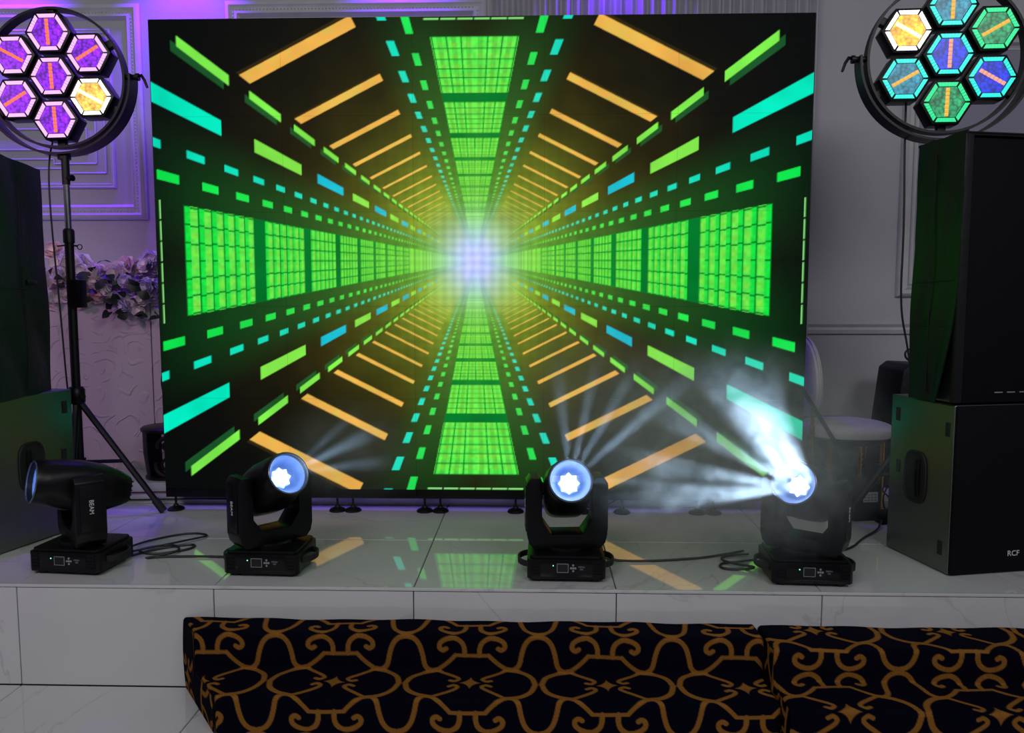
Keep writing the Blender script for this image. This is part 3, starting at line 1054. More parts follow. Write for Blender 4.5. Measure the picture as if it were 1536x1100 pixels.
# ================================================================ LOUDSPEAKERS
def subwoofer(corner, ang, w, d, h, side, label, logo):
    """corner: floor point of the visible front corner; side -1: the visible flank is the left one"""
    t = thing('subwoofer', (corner[0], corner[1], ST), ang, label, 'speaker')
    x0, x1 = (0, w) if side < 0 else (-w, 0)
    G().box(x0, x1, 0.012, d, 0.004, h, bevel=0.008, seg=3).build('cabinet', M['cabinet'], t)
    G().box(x0 + 0.003, x1 - 0.003, 0.0, 0.020, 0.008, h - 0.004, bevel=0.005).build('grille', M['grille'], t)
    xf = x0 if side < 0 else x1
    s = -1 if side < 0 else 1
    # flush rigging sockets
    sk = G().box(-0.002, 0.004, -0.011, 0.011, -0.028, 0.028, bevel=0.002).mesh('rigging_socket', M['rubber'])
    for (yy, zz) in ((0.045, h - 0.10), (d - 0.045, h - 0.08), (d - 0.06, h - 0.30), (0.06, 0.10)):
        link('rigging_socket', sk, t, (xf + s * 0.0015, yy, zz))
    # recessed handle: raised rim, dark cup, grip
    hy, hz = d * 0.56, h * 0.52
    rim = [(hy + 0.062 * math.copysign(abs(math.cos(a)) ** 0.6, math.cos(a)), hz + 0.105 * math.copysign(abs(math.sin(a)) ** 0.6, math.sin(a))) for a in [2 * PI * k / 28 for k in range(28)]]
    hd = G().tube([(xf + s * 0.003, a, b) for a, b in rim], 0.005, 6, closed=True).build('handle_rim', M['rubber'], t)
    G().prism(rim, xf + s * 0.0008, xf + s * 0.0022, 'x').build('handle_cup', M['rubber'], hd)
    G().tube([(xf + s * 0.004, hy - 0.018, hz - 0.075), (xf + s * 0.012, hy - 0.022, hz), (xf + s * 0.004, hy - 0.018, hz + 0.075)], 0.011, 8, 2).build('grip', M['black'], hd)
    if logo:
        lg = link('badge', text_mesh('badge', 'RCF', 0.031, M['mark']), t, (x0 + w * 0.5, -0.001, 0.080), (PI / 2, 0, 0))
        lg['label'] = 'small white maker lettering on the grille'
    return t


subwoofer((1.892, -0.838), R(11.6), 0.56, 0.382, 0.675, -1, 'black subwoofer with green-lit flank and white badge, under the right speaker', True)
subwoofer((-2.018, -0.80), R(-14.4), 0.56, 0.525, 0.665, 1, 'black subwoofer with green-lit flank beside the tripod stand', False)


def covered_speaker(loc, ang, w, d, h, side, flap, label):
    t = thing('covered_speaker', (loc[0], loc[1], loc[2]), ang, label, 'speaker')
    x0, x1 = (0, w) if side < 0 else (-w, 0)
    G().box(x0 + 0.012, x1 - 0.012, 0.014, d - 0.01, 0.004, h - 0.012, bevel=0.01).build('cabinet', M['cabinet'], t)
    G().box(x0 + 0.016, x1 - 0.016, 0.0, 0.018, 0.008, h - 0.012, bevel=0.004).build('grille', M['grille'], t)
    xf = x0 if side < 0 else x1
    s = -1 if side < 0 else 1
    # nylon side cover hanging in shallow folds
    ny, nz_ = 22, 40
    V, Fc = [], []
    for layer in (0, 1):
        for j in range(nz_ + 1):
            for i in range(ny + 1):
                a, b = i / ny, j / nz_
                y = -0.012 + a * (d + 0.006)
                z = 0.002 + b * (h - 0.002) + (0.012 * (1 - a) if b > 0.98 else 0)
                bulge = 0.006 * math.sin(a * 7 + b * 3) + 0.004 * math.sin(b * 11 + a * 4)
                fl_ = flap * (1 - b) ** 3 * max(0, 1 - a * 2.2)
                V.append((xf + s * (0.004 + abs(bulge) + 0.006 * (1 - layer)) + s * fl_ * 0.35, y - fl_ * 0.0 + (flap * 0.7 * (1 - b) ** 4 * max(0, 1 - a * 2.5)), z))
    W = ny + 1
    n1 = W * (nz_ + 1)
    for j in range(nz_):
        for i in range(ny):
            q = j * W + i
            Fc += [(q, q + 1, q + W + 1, q + W), (n1 + q, n1 + q + W, n1 + q + W + 1, n1 + q + 1)]
    for j in range(nz_):
        for i in (0, ny):
            q = j * W + i
            Fc.append((q, q + W, n1 + q + W, n1 + q))
    for i in range(ny):
        for j in (0, nz_):
            q = j * W + i
            Fc.append((q, q + 1, n1 + q + 1, n1 + q))
    cv = G().add(V, Fc).build('side_cover', M['cover'], t)
    g = G()
    for zz in (h * 0.30, h * 0.47):
        g.tube([(xf + s * 0.019, 0.02, zz), (xf + s * 0.019, d * 0.5, zz - 0.004), (xf + s * 0.018, d - 0.02, zz - 0.006)], 0.0022, 5)
    g.tube([(xf + s * 0.019, d * 0.55, 0.03), (xf + s * 0.020, d * 0.55, h * 0.45), (xf + s * 0.018, d * 0.55, h - 0.05)], 0.0022, 5)
    g.build('cover_seam', M['rubber'], cv)
    # cover top with piping
    tp = G().box(x0 - 0.008, x1 + 0.008, -0.008, d + 0.004, h - 0.006, h + 0.006, bevel=0.004).build('top_cover', M['cover'], t)
    G().tube([(x0 - 0.008, -0.009, h + 0.004), (x1 + 0.008, -0.009, h + 0.004)], 0.004, 6).build('piping', M['cover'], tp)
    # front edge strip of the cover
    G().box(xf - 0.018, xf + 0.018, -0.012, 0.012, 0.01, h, bevel=0.005).build('cover_edge', M['cover'], t)
    return t


c_, s_ = math.cos(R(11.6)), math.sin(R(11.6))
rs = covered_speaker((1.892 - 0.008, -0.838 + 0.006, ST + 0.675), R(11.6), 0.50, 0.255, 1.02, -1, 0.10, 'tall black loudspeaker in a nylon cover, beneath the cyan hexagon light')
g = G()
for k in range(3):
    g.box(0.17 + k * 0.055, 0.205 + k * 0.055, -0.002, 0.0, 0.045, 0.049)
g.build('front_marks', M['mark_dim'], rs)
ls = covered_speaker((-1.876, -0.84, ST + 0.665), R(9.6), 0.50, 0.505, 0.992, 1, 0.0, 'tall black loudspeaker in a nylon cover, beneath the violet hexagon light')
ch = G().box(-0.004, 0.014, 0.28, 0.40, 0.42, 0.56, bevel=0.004).build('handle_pocket', M['rubber'], ls)
G().tube([(0.016, 0.30, 0.49), (0.026, 0.34, 0.492), (0.016, 0.385, 0.49)], 0.010, 8, 2).build('grip', M['cover'], ch)

# ================================================================ HEXAGON LIGHTS ON STANDS
PITCH_H = 0.205


def hexa(r, a0=0.0):
    return [(r * math.cos(a0 + PI / 3 * k), r * math.sin(a0 + PI / 3 * k)) for k in range(6)]


HX = {}
HR = 0.0965                    # circumradius of a cell's glowing face
g = G().prism(hexa(0.109), -0.012, 0.075, 'y', bevel=0.003)
HX['cell'] = g.mesh('cell_housing', M['black'])
HX['rear'] = G().prism(hexa(0.085), 0.075, 0.115, 'y', bevel=0.004).mesh('rear_box', M['black_metal'])
HX['face'] = G().prism(hexa(0.074), -0.0145, -0.011, 'y')
HX['strip'] = G()
for k in range(7):
    zc = (k - 3) * 0.0175
    HX['strip'].box(-0.0078, 0.0078, -0.021, -0.014, zc - 0.0078, zc + 0.0078, bevel=0.002)
HX['bar'] = G()
for q in range(6):             # one bar: six glowing segments between the inner and outer hexagon
    (ax, az), (bx, bz) = hexa(0.078)[1], hexa(0.078)[2]
    (cx, cz), (dx, dz) = hexa(HR)[1], hexa(HR)[2]
    t0, t1 = 0.05 + q * 0.90 / 6 + 0.009, 0.05 + (q + 1) * 0.90 / 6 - 0.009
    pts = [(ax + (bx - ax) * t0, az), (ax + (bx - ax) * t1, az), (cx + (dx - cx) * t1, cz), (cx + (dx - cx) * t0, cz)]
    HX['bar'].prism(pts, -0.017, -0.011, 'y')


def hex_light(center, rz, roll, tilt, cells, label):
    c = Vector(center)
    t = thing('hexagon_light', c, 0, label, 'stage light')
    t.rotation_euler = (tilt, roll, rz)
    rr = 0.322
    n = 72
    ring = G()
    V, Fc = [], []
    for k in range(n):
        a = 2 * PI * k / n
        for (dr, dy) in ((0, -0.028), (0.011, -0.028), (0.011, 0.028), (0, 0.028)):
            V.append(((rr + dr) * math.cos(a), dy + 0.04, (rr + dr) * math.sin(a)))
    for k in range(n):
        for j in range(4):
            Fc.append((k * 4 + j, k * 4 + (j + 1) % 4, ((k + 1) % n) * 4 + (j + 1) % 4, ((k + 1) % n) * 4 + j))
    ring.add(V, Fc)
    ring.build('ring', M['black_metal'], t)
    # half-round yoke band below
    V, Fc = [], []
    n = 48
    for k in range(n + 1):
        a = PI - 0.02 + (PI + 0.04) * k / n
        for (dr, dy) in ((0, -0.045), (0.010, -0.045), (0.010, 0.045), (0, 0.045)):
            V.append(((0.356 + dr) * math.cos(a), dy + 0.04, (0.356 + dr) * math.sin(a)))
    for k in range(n):
        for j in range(4):
            Fc.append((k * 4 + j, k * 4 + (j + 1) % 4, (k + 1) * 4 + (j + 1) % 4, (k + 1) * 4 + j))
    Fc += [(0, 1, 2, 3), (n * 4, n * 4 + 3, n * 4 + 2, n * 4 + 1)]
    yk = G().add(V, Fc).build('yoke_band', M['black_metal'], t)
    for s in (-1, 1):
        G().lathe([(0.013, 0.322), (0.013, 0.378), (0.018, 0.378), (0.018, 0.392)], 14, 'x', mtx=Matrix.Translation((0, 0.04, 0)) @ Matrix.Scale(s, 4, Vector((1, 0, 0)))).build('pivot_bolt', M['black_metal'], yk)
        G().tube([(s * 0.385, 0.04, 0.004), (s * 0.405, 0.035, 0.006), (s * 0.420, 0.03, -0.018), (s * 0.432, 0.028, -0.055)], [0.009, 0.006], 8).build('lever', M['black'], yk)
    G().lathe([(0.03, -0.385), (0.03, -0.362), (0.022, -0.352)], 16, mtx=Matrix.Translation((0, 0.04, 0))).build('spigot_plate', M['black_metal'], yk)
    # stubs that hold the outer cells to the ring
    for k in range(6):
        a = PI / 6 + PI / 3 * k
        r0, r1 = PITCH_H + 0.09, rr + 0.004
        st = G().box(r0, r1, 0.022, 0.058, -0.017, 0.017, bevel=0.002, mtx=Matrix.Rotation(-a, 4, 'Y'))
        st.build('mount_stub', M['black_metal'], t)
    pos = [(0, 0)] + [(PITCH_H * math.cos(PI / 6 + PI / 3 * k), PITCH_H * math.sin(PI / 6 + PI / 3 * k)) for k in range(6)]
    # order: centre, upper right, top, upper left, lower left, bottom, lower right
    for k, (px, pz) in enumerate(pos):
        fc, bc, sc = cells[k]
        cell = link('cell_housing', HX['cell'], t, (px, 0, pz))
        link('rear_box', HX['rear'], cell)
        link('lens_face', HX['face'].mesh('lens_face', fc), cell)
        bm_ = HX['bar'].mesh('light_bar', bc)
        for q in range(6):
            link('light_bar', bm_, cell, rot=(0, PI / 3 * q, 0))
        ang = 0 if k in (0, 2, 5) else math.atan2(px, pz)
        link('filament_strip', HX['strip'].mesh('filament_strip', sc), cell, rot=(0, ang, 0))
    return t


E_ = {}
E_['vio'] = emit_mat('violet_lenslets', (140, 14, 245), 1.5, 62, 0.26)
E_['pink'] = emit_mat('pink_white_bar', (252, 196, 255), 1.05)
E_['amber'] = emit_mat('amber_filament', (255, 122, 70), 1.0)
E_['warm'] = emit_mat('warm_lenslets', (255, 190, 84), 1.9, 62, 0.5)
E_['white'] = emit_mat('warm_white_bar', (255, 246, 238), 2.4)
E_['hot'] = emit_mat('hot_filament', (255, 236, 120), 5.0)
E_['gold'] = emit_mat('golden_lenslets', (255, 176, 10), 1.9, 62, 0.5)
E_['blue'] = emit_mat('blue_lenslets', (8, 48, 236), 1.15, 62, 0.35)
E_['teal'] = emit_mat('teal_lenslets', (8, 150, 182), 1.0, 62, 0.4)
E_['green'] = emit_mat('green_lenslets', (8, 172, 104), 1.0, 62, 0.3)
E_['cyanb'] = emit_mat('cyan_bar', (20, 240, 226), 1.05)
E_['greenb'] = emit_mat('green_bar', (24, 238, 150), 1.0)
E_['yel'] = emit_mat('yellow_filament', (246, 186, 66), 1.0)
E_['peach'] = emit_mat('peach_filament', (250, 170, 140), 1.0)
v_ = (E_['vio'], E_['pink'], E_['amber'])
LL = Vector((-2.052, -0.05, ST + 2.152))
hex_light(LL, R(4), R(-2.2), R(0), [v_, v_, v_, v_, v_, v_, (E_['warm'], E_['white'], E_['hot'])],
          'round seven-cell hexagon light glowing violet with one warm white cell')
LR = Vector((2.072, -0.30, ST + 2.143))
hex_light(LR, R(-6), R(1.0), R(0),
          [(E_['blue'], E_['cyanb'], E_['peach']), (E_['green'], E_['greenb'], E_['yel']), (E_['teal'], E_['cyanb'], E_['yel']), (E_['gold'], E_['white'], E_['hot']),
           (E_['teal'], E_['cyanb'], E_['yel']), (E_['green'], E_['greenb'], E_['yel']), (E_['blue'], E_['cyanb'], E_['peach'])],
          'round seven-cell hexagon light glowing cyan, blue and green with one golden cell')


def light_stand(x, y, top, feet, label, collar=0.60):
    t = thing('light_stand', (x, y, ST), 0, label, 'light stand')
    G().lathe([(0.021, 0.22), (0.021, 1.36), (0.026, 1.36), (0.026, 1.42), (0.020, 1.43)], 14).build('pole', M['black_metal'], t)
    G().lathe([(0.0145, 1.40), (0.0145, top - 0.12)], 14).build('inner_tube', M['chrome'], t)
    G().lathe([(0.018, top - 0.14), (0.018, top)], 14).build('spigot', M['black_metal'], t)
    G().tube([(0, 0, top - 0.11), (0.04, -0.01, top - 0.11)], [0.012, 0.016], 10).build('spigot_knob', M['black'], t)
    G().tube([(-0.06, 0, 1.345), (0, 0, 1.35), (0.045, -0.01, 1.345)], [0.004, 0.005], 6).build('lock_pin', M['black_metal'], t)
    ringp = [(0.058 + 0.012 * math.cos(a), -0.01, 1.340 + 0.012 * math.sin(a)) for a in [2 * PI * k / 14 for k in range(14)]]
    G().tube(ringp, 0.0025, 5, closed=True).build('pin_ring', M['black_metal'], t)
    G().box(-0.005, 0.062, -0.035, 0.03, 1.04, 1.18, bevel=0.008).build('winch_box', M['black'], t)
    cl = G().lathe([(0.036, collar - 0.04), (0.040, collar - 0.03), (0.040, collar + 0.03), (0.030, collar + 0.045)], 16).build('collar', M['black'], t)
    G().tube([(0.03, -0.02, collar), (0.06, -0.045, collar)], [0.008, 0.014], 8).build('collar_knob', M['black'], cl)
    low = 0.26
    G().lathe([(0.03, low - 0.02), (0.03, low + 0.02)], 14).build('lower_hub', M['black'], t)
    for fx, fy in feet:
        p0 = Vector((0, 0, collar - 0.01))
        p1 = Vector((fx, fy, 0.014))
        d = (p1 - p0)
        lg = G().tube([p0 + d * 0.04, p1], 0.0155, 8).build('leg', M['black_metal'], t)
        G().tube([p1 - d * 0.09, p1 + d.normalized() * 0.008], 0.020, 8).build('rubber_tip', M['rubber'], lg)
        G().tube([(0, 0, low), p0 + d * 0.56], 0.010, 6).build('brace', M['black_metal'], t)
    return t


light_stand(-2.030, -0.02, 1.785, [(0.415, 0.005), (-0.15, 0.36 - 0.22), (0.06, -0.20)], 'black tripod stand with chrome tube carrying the violet light')
light_stand(2.072, -0.27, 1.775, [(-0.335, 0.105), (0.36, 0.10), (0.02, 0.30)], 'black tripod stand behind the covered speaker, carrying the cyan light')


def cable(pts, r, label, smooth_=3, parent=None, group=None):
    g = G().tube([(a, b, ST + c) for a, b, c in pts], r, 6, smooth_)
    o = g.build('cable', M['cable'], parent)
    if parent is None:
        tag(o, label, 'cable', group)
    return o


cable([(-2.10, 0.02, 1.90), (-2.135, 0.01, 1.76), (-2.13, 0.0, 1.5), (-2.09, -0.02, 1.0), (-2.075, -0.02, 0.6), (-2.08, 0.05, 0.2), (-2.11, 0.05, 0.006)], 0.0042, 'thin black cable hanging straight down beside the violet light stand')
cable([(1.935, -0.22, 2.02), (1.945, -0.20, 1.8), (1.96, -0.20, 1.4), (1.955, -0.20, 1.05), (2.0, -0.20, 0.86), (2.02, -0.22, 0.68), (2.03, -0.20, 0.3), (2.04, -0.2, 0.006)], 0.0045, 'black cable hanging from the cyan hexagon light in a gentle curve')
# leads on the stage floor
cable([(-1.42, -0.69, 0.006), (-1.36, -0.60, 0.006), (-1.22, -0.52, 0.006), (-1.20, -0.60, 0.007), (-1.34, -0.68, 0.006), (-1.44, -0.64, 0.013), (-1.30, -0.55, 0.015), (-1.22, -0.66, 0.014), (-1.36, -0.74, 0.010), (-1.30, -0.70, 0.006), (-1.1, -0.69, 0.006), (-0.92, -0.705, 0.006)], 0.005, 'coiled black lead on the stage beside the sideways moving head')
cable([(-1.47, -0.63, 0.02), (-1.45, -0.48, 0.006), (-1.32, -0.36, 0.006), (-1.20, -0.40, 0.006), (-1.25, -0.50, 0.018), (-1.38, -0.62, 0.016), (-1.46, -0.67, 0.012)], 0.0045, 'looped black lead arching behind the sideways moving head')
cable([(0.56, -0.70, 0.02), (0.62, -0.70, 0.006), (0.75, -0.70, 0.006), (0.95, -0.66, 0.006), (1.05, -0.62, 0.006), (1.16, -0.60, 0.02)], 0.005, 'black lead running between the straight-facing and the blazing moving heads')
cable([(1.17, -0.74, 0.03), (1.10, -0.70, 0.006), (1.03, -0.72, 0.006), (1.02, -0.78, 0.006), (1.10, -0.80, 0.010), (1.17, -0.79, 0.016), (1.08, -0.755, 0.016), (1.03, -0.68, 0.014), (1.12, -0.62, 0.010), (1.17, -0.64, 0.02)], 0.005, 'coiled black lead beside the blazing moving head')
cable([(1.47, -0.62, 0.012), (1.56, -0.56, 0.006), (1.66, -0.50, 0.006), (1.76, -0.36, 0.006), (1.88, -0.24, 0.006), (1.93, -0.16, 0.03)], 0.005, 'black lead running from the blazing moving head towards the tripod stand')
M['red_cable'] = mat('dark_red_cable', (92, 14, 30), 0.5)
rc = cable([(-2.2, 0.150, 0.055), (-1.9, 0.147, 0.060), (-1.62, 0.148, 0.068), (-1.3, 0.15, 0.07)], 0.004, 'dark red lead strung along the plinth face behind the tripod foot')
rc.data.materials[0] = M['red_cable']
cable([(-2.2, 0.150, 0.022), (-1.9, 0.147, 0.020), (-1.6, 0.148, 0.030), (-1.3, 0.15, 0.03)], 0.004, 'black lead running along the plinth foot behind the tripod foot')
cable([(0.48, 0.12, 0.05), (0.53, 0.11, 0.008), (0.62, 0.10, 0.008), (0.70, 0.11, 0.05), (0.71, 0.12, 0.07)], 0.003, 'thin lead looping under the LED wall near its levelling feet')

# ================================================================ TEXTURED PEDESTAL WALL AND FLOWERS
mw, N, L, P = new_mat('embossed_white_plaster')
P.inputs['Base Color'].default_value = (*lin((190, 184, 188)), 1)
P.inputs['Roughness'].default_value = 0.55
tc = N.new('ShaderNodeTexCoord')
vo = N.new('ShaderNodeTexVoronoi')
vo.inputs['Scale'].default_value = 6.5
nv = N.new('ShaderNodeTexNoise')
nv.inputs['Scale'].default_value = 5.0
L.new(tc.outputs['Object'], nv.inputs['Vector'])
mxv = N.new('ShaderNodeMix')
mxv.data_type = 'VECTOR'
mxv.inputs['Factor'].default_value = 0.12
L.new(tc.outputs['Object'], mxv.inputs['A'])
L.new(nv.outputs['Color'], mxv.inputs['B'])
L.new(mxv.outputs['Result'], vo.inputs['Vector'])
sn = N.new('ShaderNodeMath')
sn.operation = 'MULTIPLY'
sn.inputs[1].default_value = 21.0
L.new(vo.outputs['Distance'], sn.inputs[0])
sn2 = N.new('ShaderNodeMath')
sn2.operation = 'SINE'
L.new(sn.outputs[0], sn2.inputs[0])
rp = N.new('ShaderNodeValToRGB')
rp.color_ramp.elements[0].position, rp.color_ramp.elements[1].position = 0.62, 0.98
L.new(sn2.outputs[0], rp.inputs['Fac'])
b = N.new('ShaderNodeBump')
n4 = N.new('ShaderNodeTexNoise')
n4.inputs['Scale'].default_value = 9.0
L.new(tc.outputs['Object'], n4.inputs['Vector'])
mk = N.new('ShaderNodeMapRange')
mk.inputs['From Min'].default_value, mk.inputs['From Max'].default_value = 0.42, 0.58
L.new(n4.outputs['Fac'], mk.inputs['Value'])
mm = N.new('ShaderNodeMath')
mm.operation = 'MULTIPLY'
L.new(rp.outputs['Color'], mm.inputs[0])
L.new(mk.outputs['Result'], mm.inputs[1])
b.inputs['Strength'].default_value = 0.6
b.inputs['Distance'].default_value = 0.010
L.new(mm.outputs[0], b.inputs['Height'])
L.new(b.outputs['Normal'], P.inputs['Normal'])
ped = thing('textured_bar_front', (-2.3, 0.48, ST + 0.112), 0, 'white embossed plaster counter front with flowers along its top', 'counter')
for (xa, xb) in ((-0.9, 0.408), (0.414, 1.0)):
    G().box(xa, xb, 0.0, 0.30, 0.0, 0.95, bevel=0.004).build('front_slab', mw, ped)
G().box(-0.92, 1.02, -0.015, 0.31, 0.95, 0.978, bevel=0.006).build('counter_top', M['moulding'], ped)

fla = thing('flower_arrangement', (-2.1, 0.55, ST + 1.09), 0, 'artificial roses in ivory, blush and lilac with dark leaves along the counter top', 'flowers')


def bloom_mesh(name, m, seed):
    rnd = random.Random(seed)
    V, Fc = [], []
    for layer, (n, rad, lift, cup) in enumerate(((7, 1.0, 0.0, 0.35), (6, 0.82, 0.16, 0.6), (5, 0.58, 0.30, 0.85), (3, 0.34, 0.42, 1.0))):
        for k in range(n):
            a = 2 * PI * k / n + layer * 0.5 + rnd.uniform(-0.15, 0.15)
            wdt = 2.4 / n * rad + 0.2
            base = len(V)
            for j in range(4):
                q = j / 3
                rr = rad * math.sin(q * PI / 2)
                z = lift + cup * rad * q * q + (0.10 * rad if j == 3 else 0) * (-1 if layer == 0 else 0.3)
                for i in (-1, 0, 1):
                    ww = wdt * math.sin(max(0.15, q) * PI * 0.62) * i
                    V.append((rr * math.cos(a) - ww * math.sin(a), rr * math.sin(a) + ww * math.cos(a), z - 0.10 * abs(i) * rad + rnd.uniform(-0.03, 0.03)))
            for j in range(3):
                for i in range(2):
                    q = base + j * 3 + i
                    Fc.append((q, q + 1, q + 4, q + 3))
    return G().add(V, Fc).mesh(name, m)


blooms = [bloom_mesh('bloom', m, k) for k, m in enumerate((M['petal'], M['petal2'], M['petal3'], M['petal']))]
V = []
for j in range(6):
    q = j / 5
    w = 0.38 * math.sin(PI * min(1, q * 0.9 + 0.06))
    V += [(-w, q, 0.18 * math.sin(q * PI) + 0.10 * w), (0, q, 0.18 * math.sin(q * PI)), (w, q, 0.18 * math.sin(q * PI) + 0.10 * w)]
leafm = G().add(V, [(j * 3 + i, j * 3 + i + 1, j * 3 + i + 4, j * 3 + i + 3) for j in range(5) for i in range(2)]).mesh('leaf', M['leaf'])
rnd = random.Random(3)


def put_flora(data, name, p, s, aim, spin):
    q = Vector(aim).to_track_quat('Z' if name == 'bloom' else 'Y', 'X')
    o = link(name, data, fla, mtx=Matrix.Translation(p) @ q.to_matrix().to_4x4() @ Matrix.Rotation(spin, 4, 'Z' if name == 'bloom' else 'Y') @ Matrix.Scale(s, 4))
    return o


for k in range(74):
    x = rnd.uniform(-0.42, 0.30)
    hmax = 0.20 + 0.05 * math.sin(x * 14) - 0.02 * (x + 0.1)
    y = rnd.uniform(-0.09, 0.10)
    z = 0.02 + rnd.random() ** 0.8 * hmax * (1 - abs(y) * 2)
    if y < -0.03:
        z -= rnd.uniform(0.0, 0.07)
    which = 1 if (x > 0.08 and rnd.random() < 0.6) else (2 if rnd.random() < 0.3 else rnd.choice((0, 3)))
    put_flora(blooms[which], 'bloom', (x, y, z), rnd.uniform(0.040, 0.066), (rnd.uniform(-0.6, 0.6), -1.0, rnd.uniform(0.0, 0.8)), rnd.uniform(0, 6))
for k in range(14):            # the trailing cluster at the front
    put_flora(blooms[1 if k % 2 else 0], 'bloom', (0.12 + rnd.uniform(-0.13, 0.13), -0.11 - rnd.uniform(0, 0.04), 0.10 - rnd.uniform(0, 0.21)), rnd.uniform(0.026, 0.040), (rnd.uniform(-0.5, 0.5), -1, rnd.uniform(-0.4, 0.3)), rnd.uniform(0, 6))
for k in range(46):
    if k < 24:
        p = (0.13 + rnd.uniform(-0.16, 0.16), -0.11 - rnd.uniform(0, 0.05), 0.10 - rnd.uniform(0, 0.22))
    else:
        p = (rnd.uniform(-0.42, 0.30), -0.09 - rnd.uniform(0, 0.04), rnd.uniform(-0.02, 0.20))
    put_flora(leafm, 'leaf', p, rnd.uniform(0.05, 0.085), (rnd.uniform(-1, 1), -0.6, rnd.uniform(-0.8, 0.7)), rnd.uniform(0, 6))

# dark openwork drum on the plinth, half hidden by the screen
dr = thing('openwork_drum', (-1.735, 0.30, ST + 0.112), 0, 'dark drum-shaped stool with scroll cutouts, half hidden behind the LED wall', 'stool')
G().lathe([(0.115, 0.255), (0.128, 0.262), (0.130, 0.276), (0.120, 0.284), (0.001, 0.286)], 28).build('top', M['black_metal'], dr)
G().lathe([(0.105, 0.0), (0.112, 0.006), (0.112, 0.018), (0.104, 0.022)], 28).build('base_ring', M['black_metal'], dr)
g = G()                        # solid left half of the shell
V, Fc = [], []
for k in range(15):
    a = PI * 0.72 + (PI * 0.62) * k / 14
    for rr, z in ((0.104, 0.02), (0.118, 0.14), (0.120, 0.258), (0.114, 0.258), (0.112, 0.14), (0.098, 0.02)):
        V.append((rr * math.cos(a), rr * math.sin(a), z))
for k in range(14):
    for j in range(6):
        Fc.append((k * 6 + j, k * 6 + (j + 1) % 6, (k + 1) * 6 + (j + 1) % 6, (k + 1) * 6 + j))
Fc += [tuple(range(6)), tuple(range(14 * 6, 15 * 6))[::-1]]
g.add(V, Fc).build('shell', M['cover'], dr)
for (cx, cz, r0, turns, sgn) in ((0.055, 0.085, 0.062, 1.5, 1), (0.05, 0.195, 0.045, 1.25, -1)):
    pts = []
    for k in range(36):
        q = k / 35
        rad = r0 * (1 - 0.72 * q)
        a = sgn * (PI * 0.9 + turns * 2 * PI * q)
        xx = cx + rad * math.cos(a)
        pts.append((xx, -math.sqrt(max(0.0004, 0.116 ** 2 - xx * xx)), cz + rad * math.sin(a)))
    G().tube(pts, [0.013, 0.006], 8).build('scroll', M['black_metal'], dr)

# ================================================================ CHAIR AND THINGS BEHIND THE RIGHT STACK
chair = thing('dining_chair', (1.935, 0.30, ST), 0, 'white cushioned chair with oval back and gold legs beside the LED wall', 'chair')
sec = []
for z, r in ((0.365, 0.200), (0.372, 0.216), (0.390, 0.224), (0.412, 0.222), (0.430, 0.205), (0.440, 0.150), (0.443, 0.03)):
    sec.append([(p[0], p[2] * 0.96, z) for p in superellipse(0, r, r, 0, 2.5, 36)])
G().loft(sec).build('seat', M['cushion'], chair)
G().lathe([(0.188, 0.335), (0.196, 0.338), (0.196, 0.366), (0.188, 0.366)], 32).build('apron', M['black_metal'], chair)
sec = []
for x, k in ((-0.030, 0.3), (-0.028, 0.86), (-0.016, 0.98), (0.0, 1.0), (0.016, 0.98), (0.028, 0.84), (0.032, 0.3)):
    sec.append([(x - 0.215 - 0.06 * (p[2] / 0.205) * 0.3, p[0] * 0.185 / 0.185, 0.675 + p[2]) for p in superellipse(0, 0.185 * k, 0.205 * k, 0, 2.1, 36)])
G().loft(sec).build('backrest', M['cushion'], chair)
bp = G()
bp.tube([(-0.215 - 0.018 * math.sin(2 * PI * k / 36), 0.192 * math.cos(2 * PI * k / 36), 0.675 + 0.212 * math.sin(2 * PI * k / 36)) for k in range(36)], 0.005, 8, closed=True)
bp.build('back_piping', M['cushion'], chair)
lp = [(0.012, 0.0), (0.013, 0.01), (0.011, 0.02), (0.012, 0.17), (0.018, 0.172), (0.018, 0.182), (0.012, 0.184), (0.012, 0.196), (0.019, 0.200), (0.019, 0.212), (0.012, 0.214), (0.012, 0.228), (0.018, 0.230), (0.018, 0.240), (0.013, 0.243), (0.013, 0.352)]
lgm = G().lathe(lp, 12).mesh('leg', M['gold'])
for a in (PI / 4, 3 * PI / 4, 5 * PI / 4, 7 * PI / 4):
    link('leg', lgm, chair, (0.185 * math.cos(a) * 1.02, 0.185 * math.sin(a) * 1.02, 0))
for s in (-1, 1):
    G().lathe([(0.010, 0.34), (0.010, 0.38), (0.016, 0.385), (0.016, 0.395), (0.010, 0.40), (0.016, 0.415), (0.016, 0.425), (0.010, 0.43), (0.010, 0.56)], 12, mtx=Matrix.Translation((-0.215, s * 0.10, 0))).build('back_post', M['gold'], chair)

case = thing('equipment_case', (2.03, 0.78, ST), 0, 'dark equipment case standing under and behind the white chair', 'case')
G().box(-0.27, 0.17, -0.12, 0.25, 0.004, 0.36, bevel=0.012).build('body', M['cover'], case)
G().box(-0.275, 0.175, -0.125, 0.255, 0.25, 0.262, bevel=0.002).build('lid_seam', M['rubber'], case)
G().tube([(-0.12, -0.122, 0.17), (-0.12, -0.145, 0.19), (0.02, -0.145, 0.19), (0.02, -0.122, 0.17)], 0.008, 8, 1).build('handle', M['black'], case)

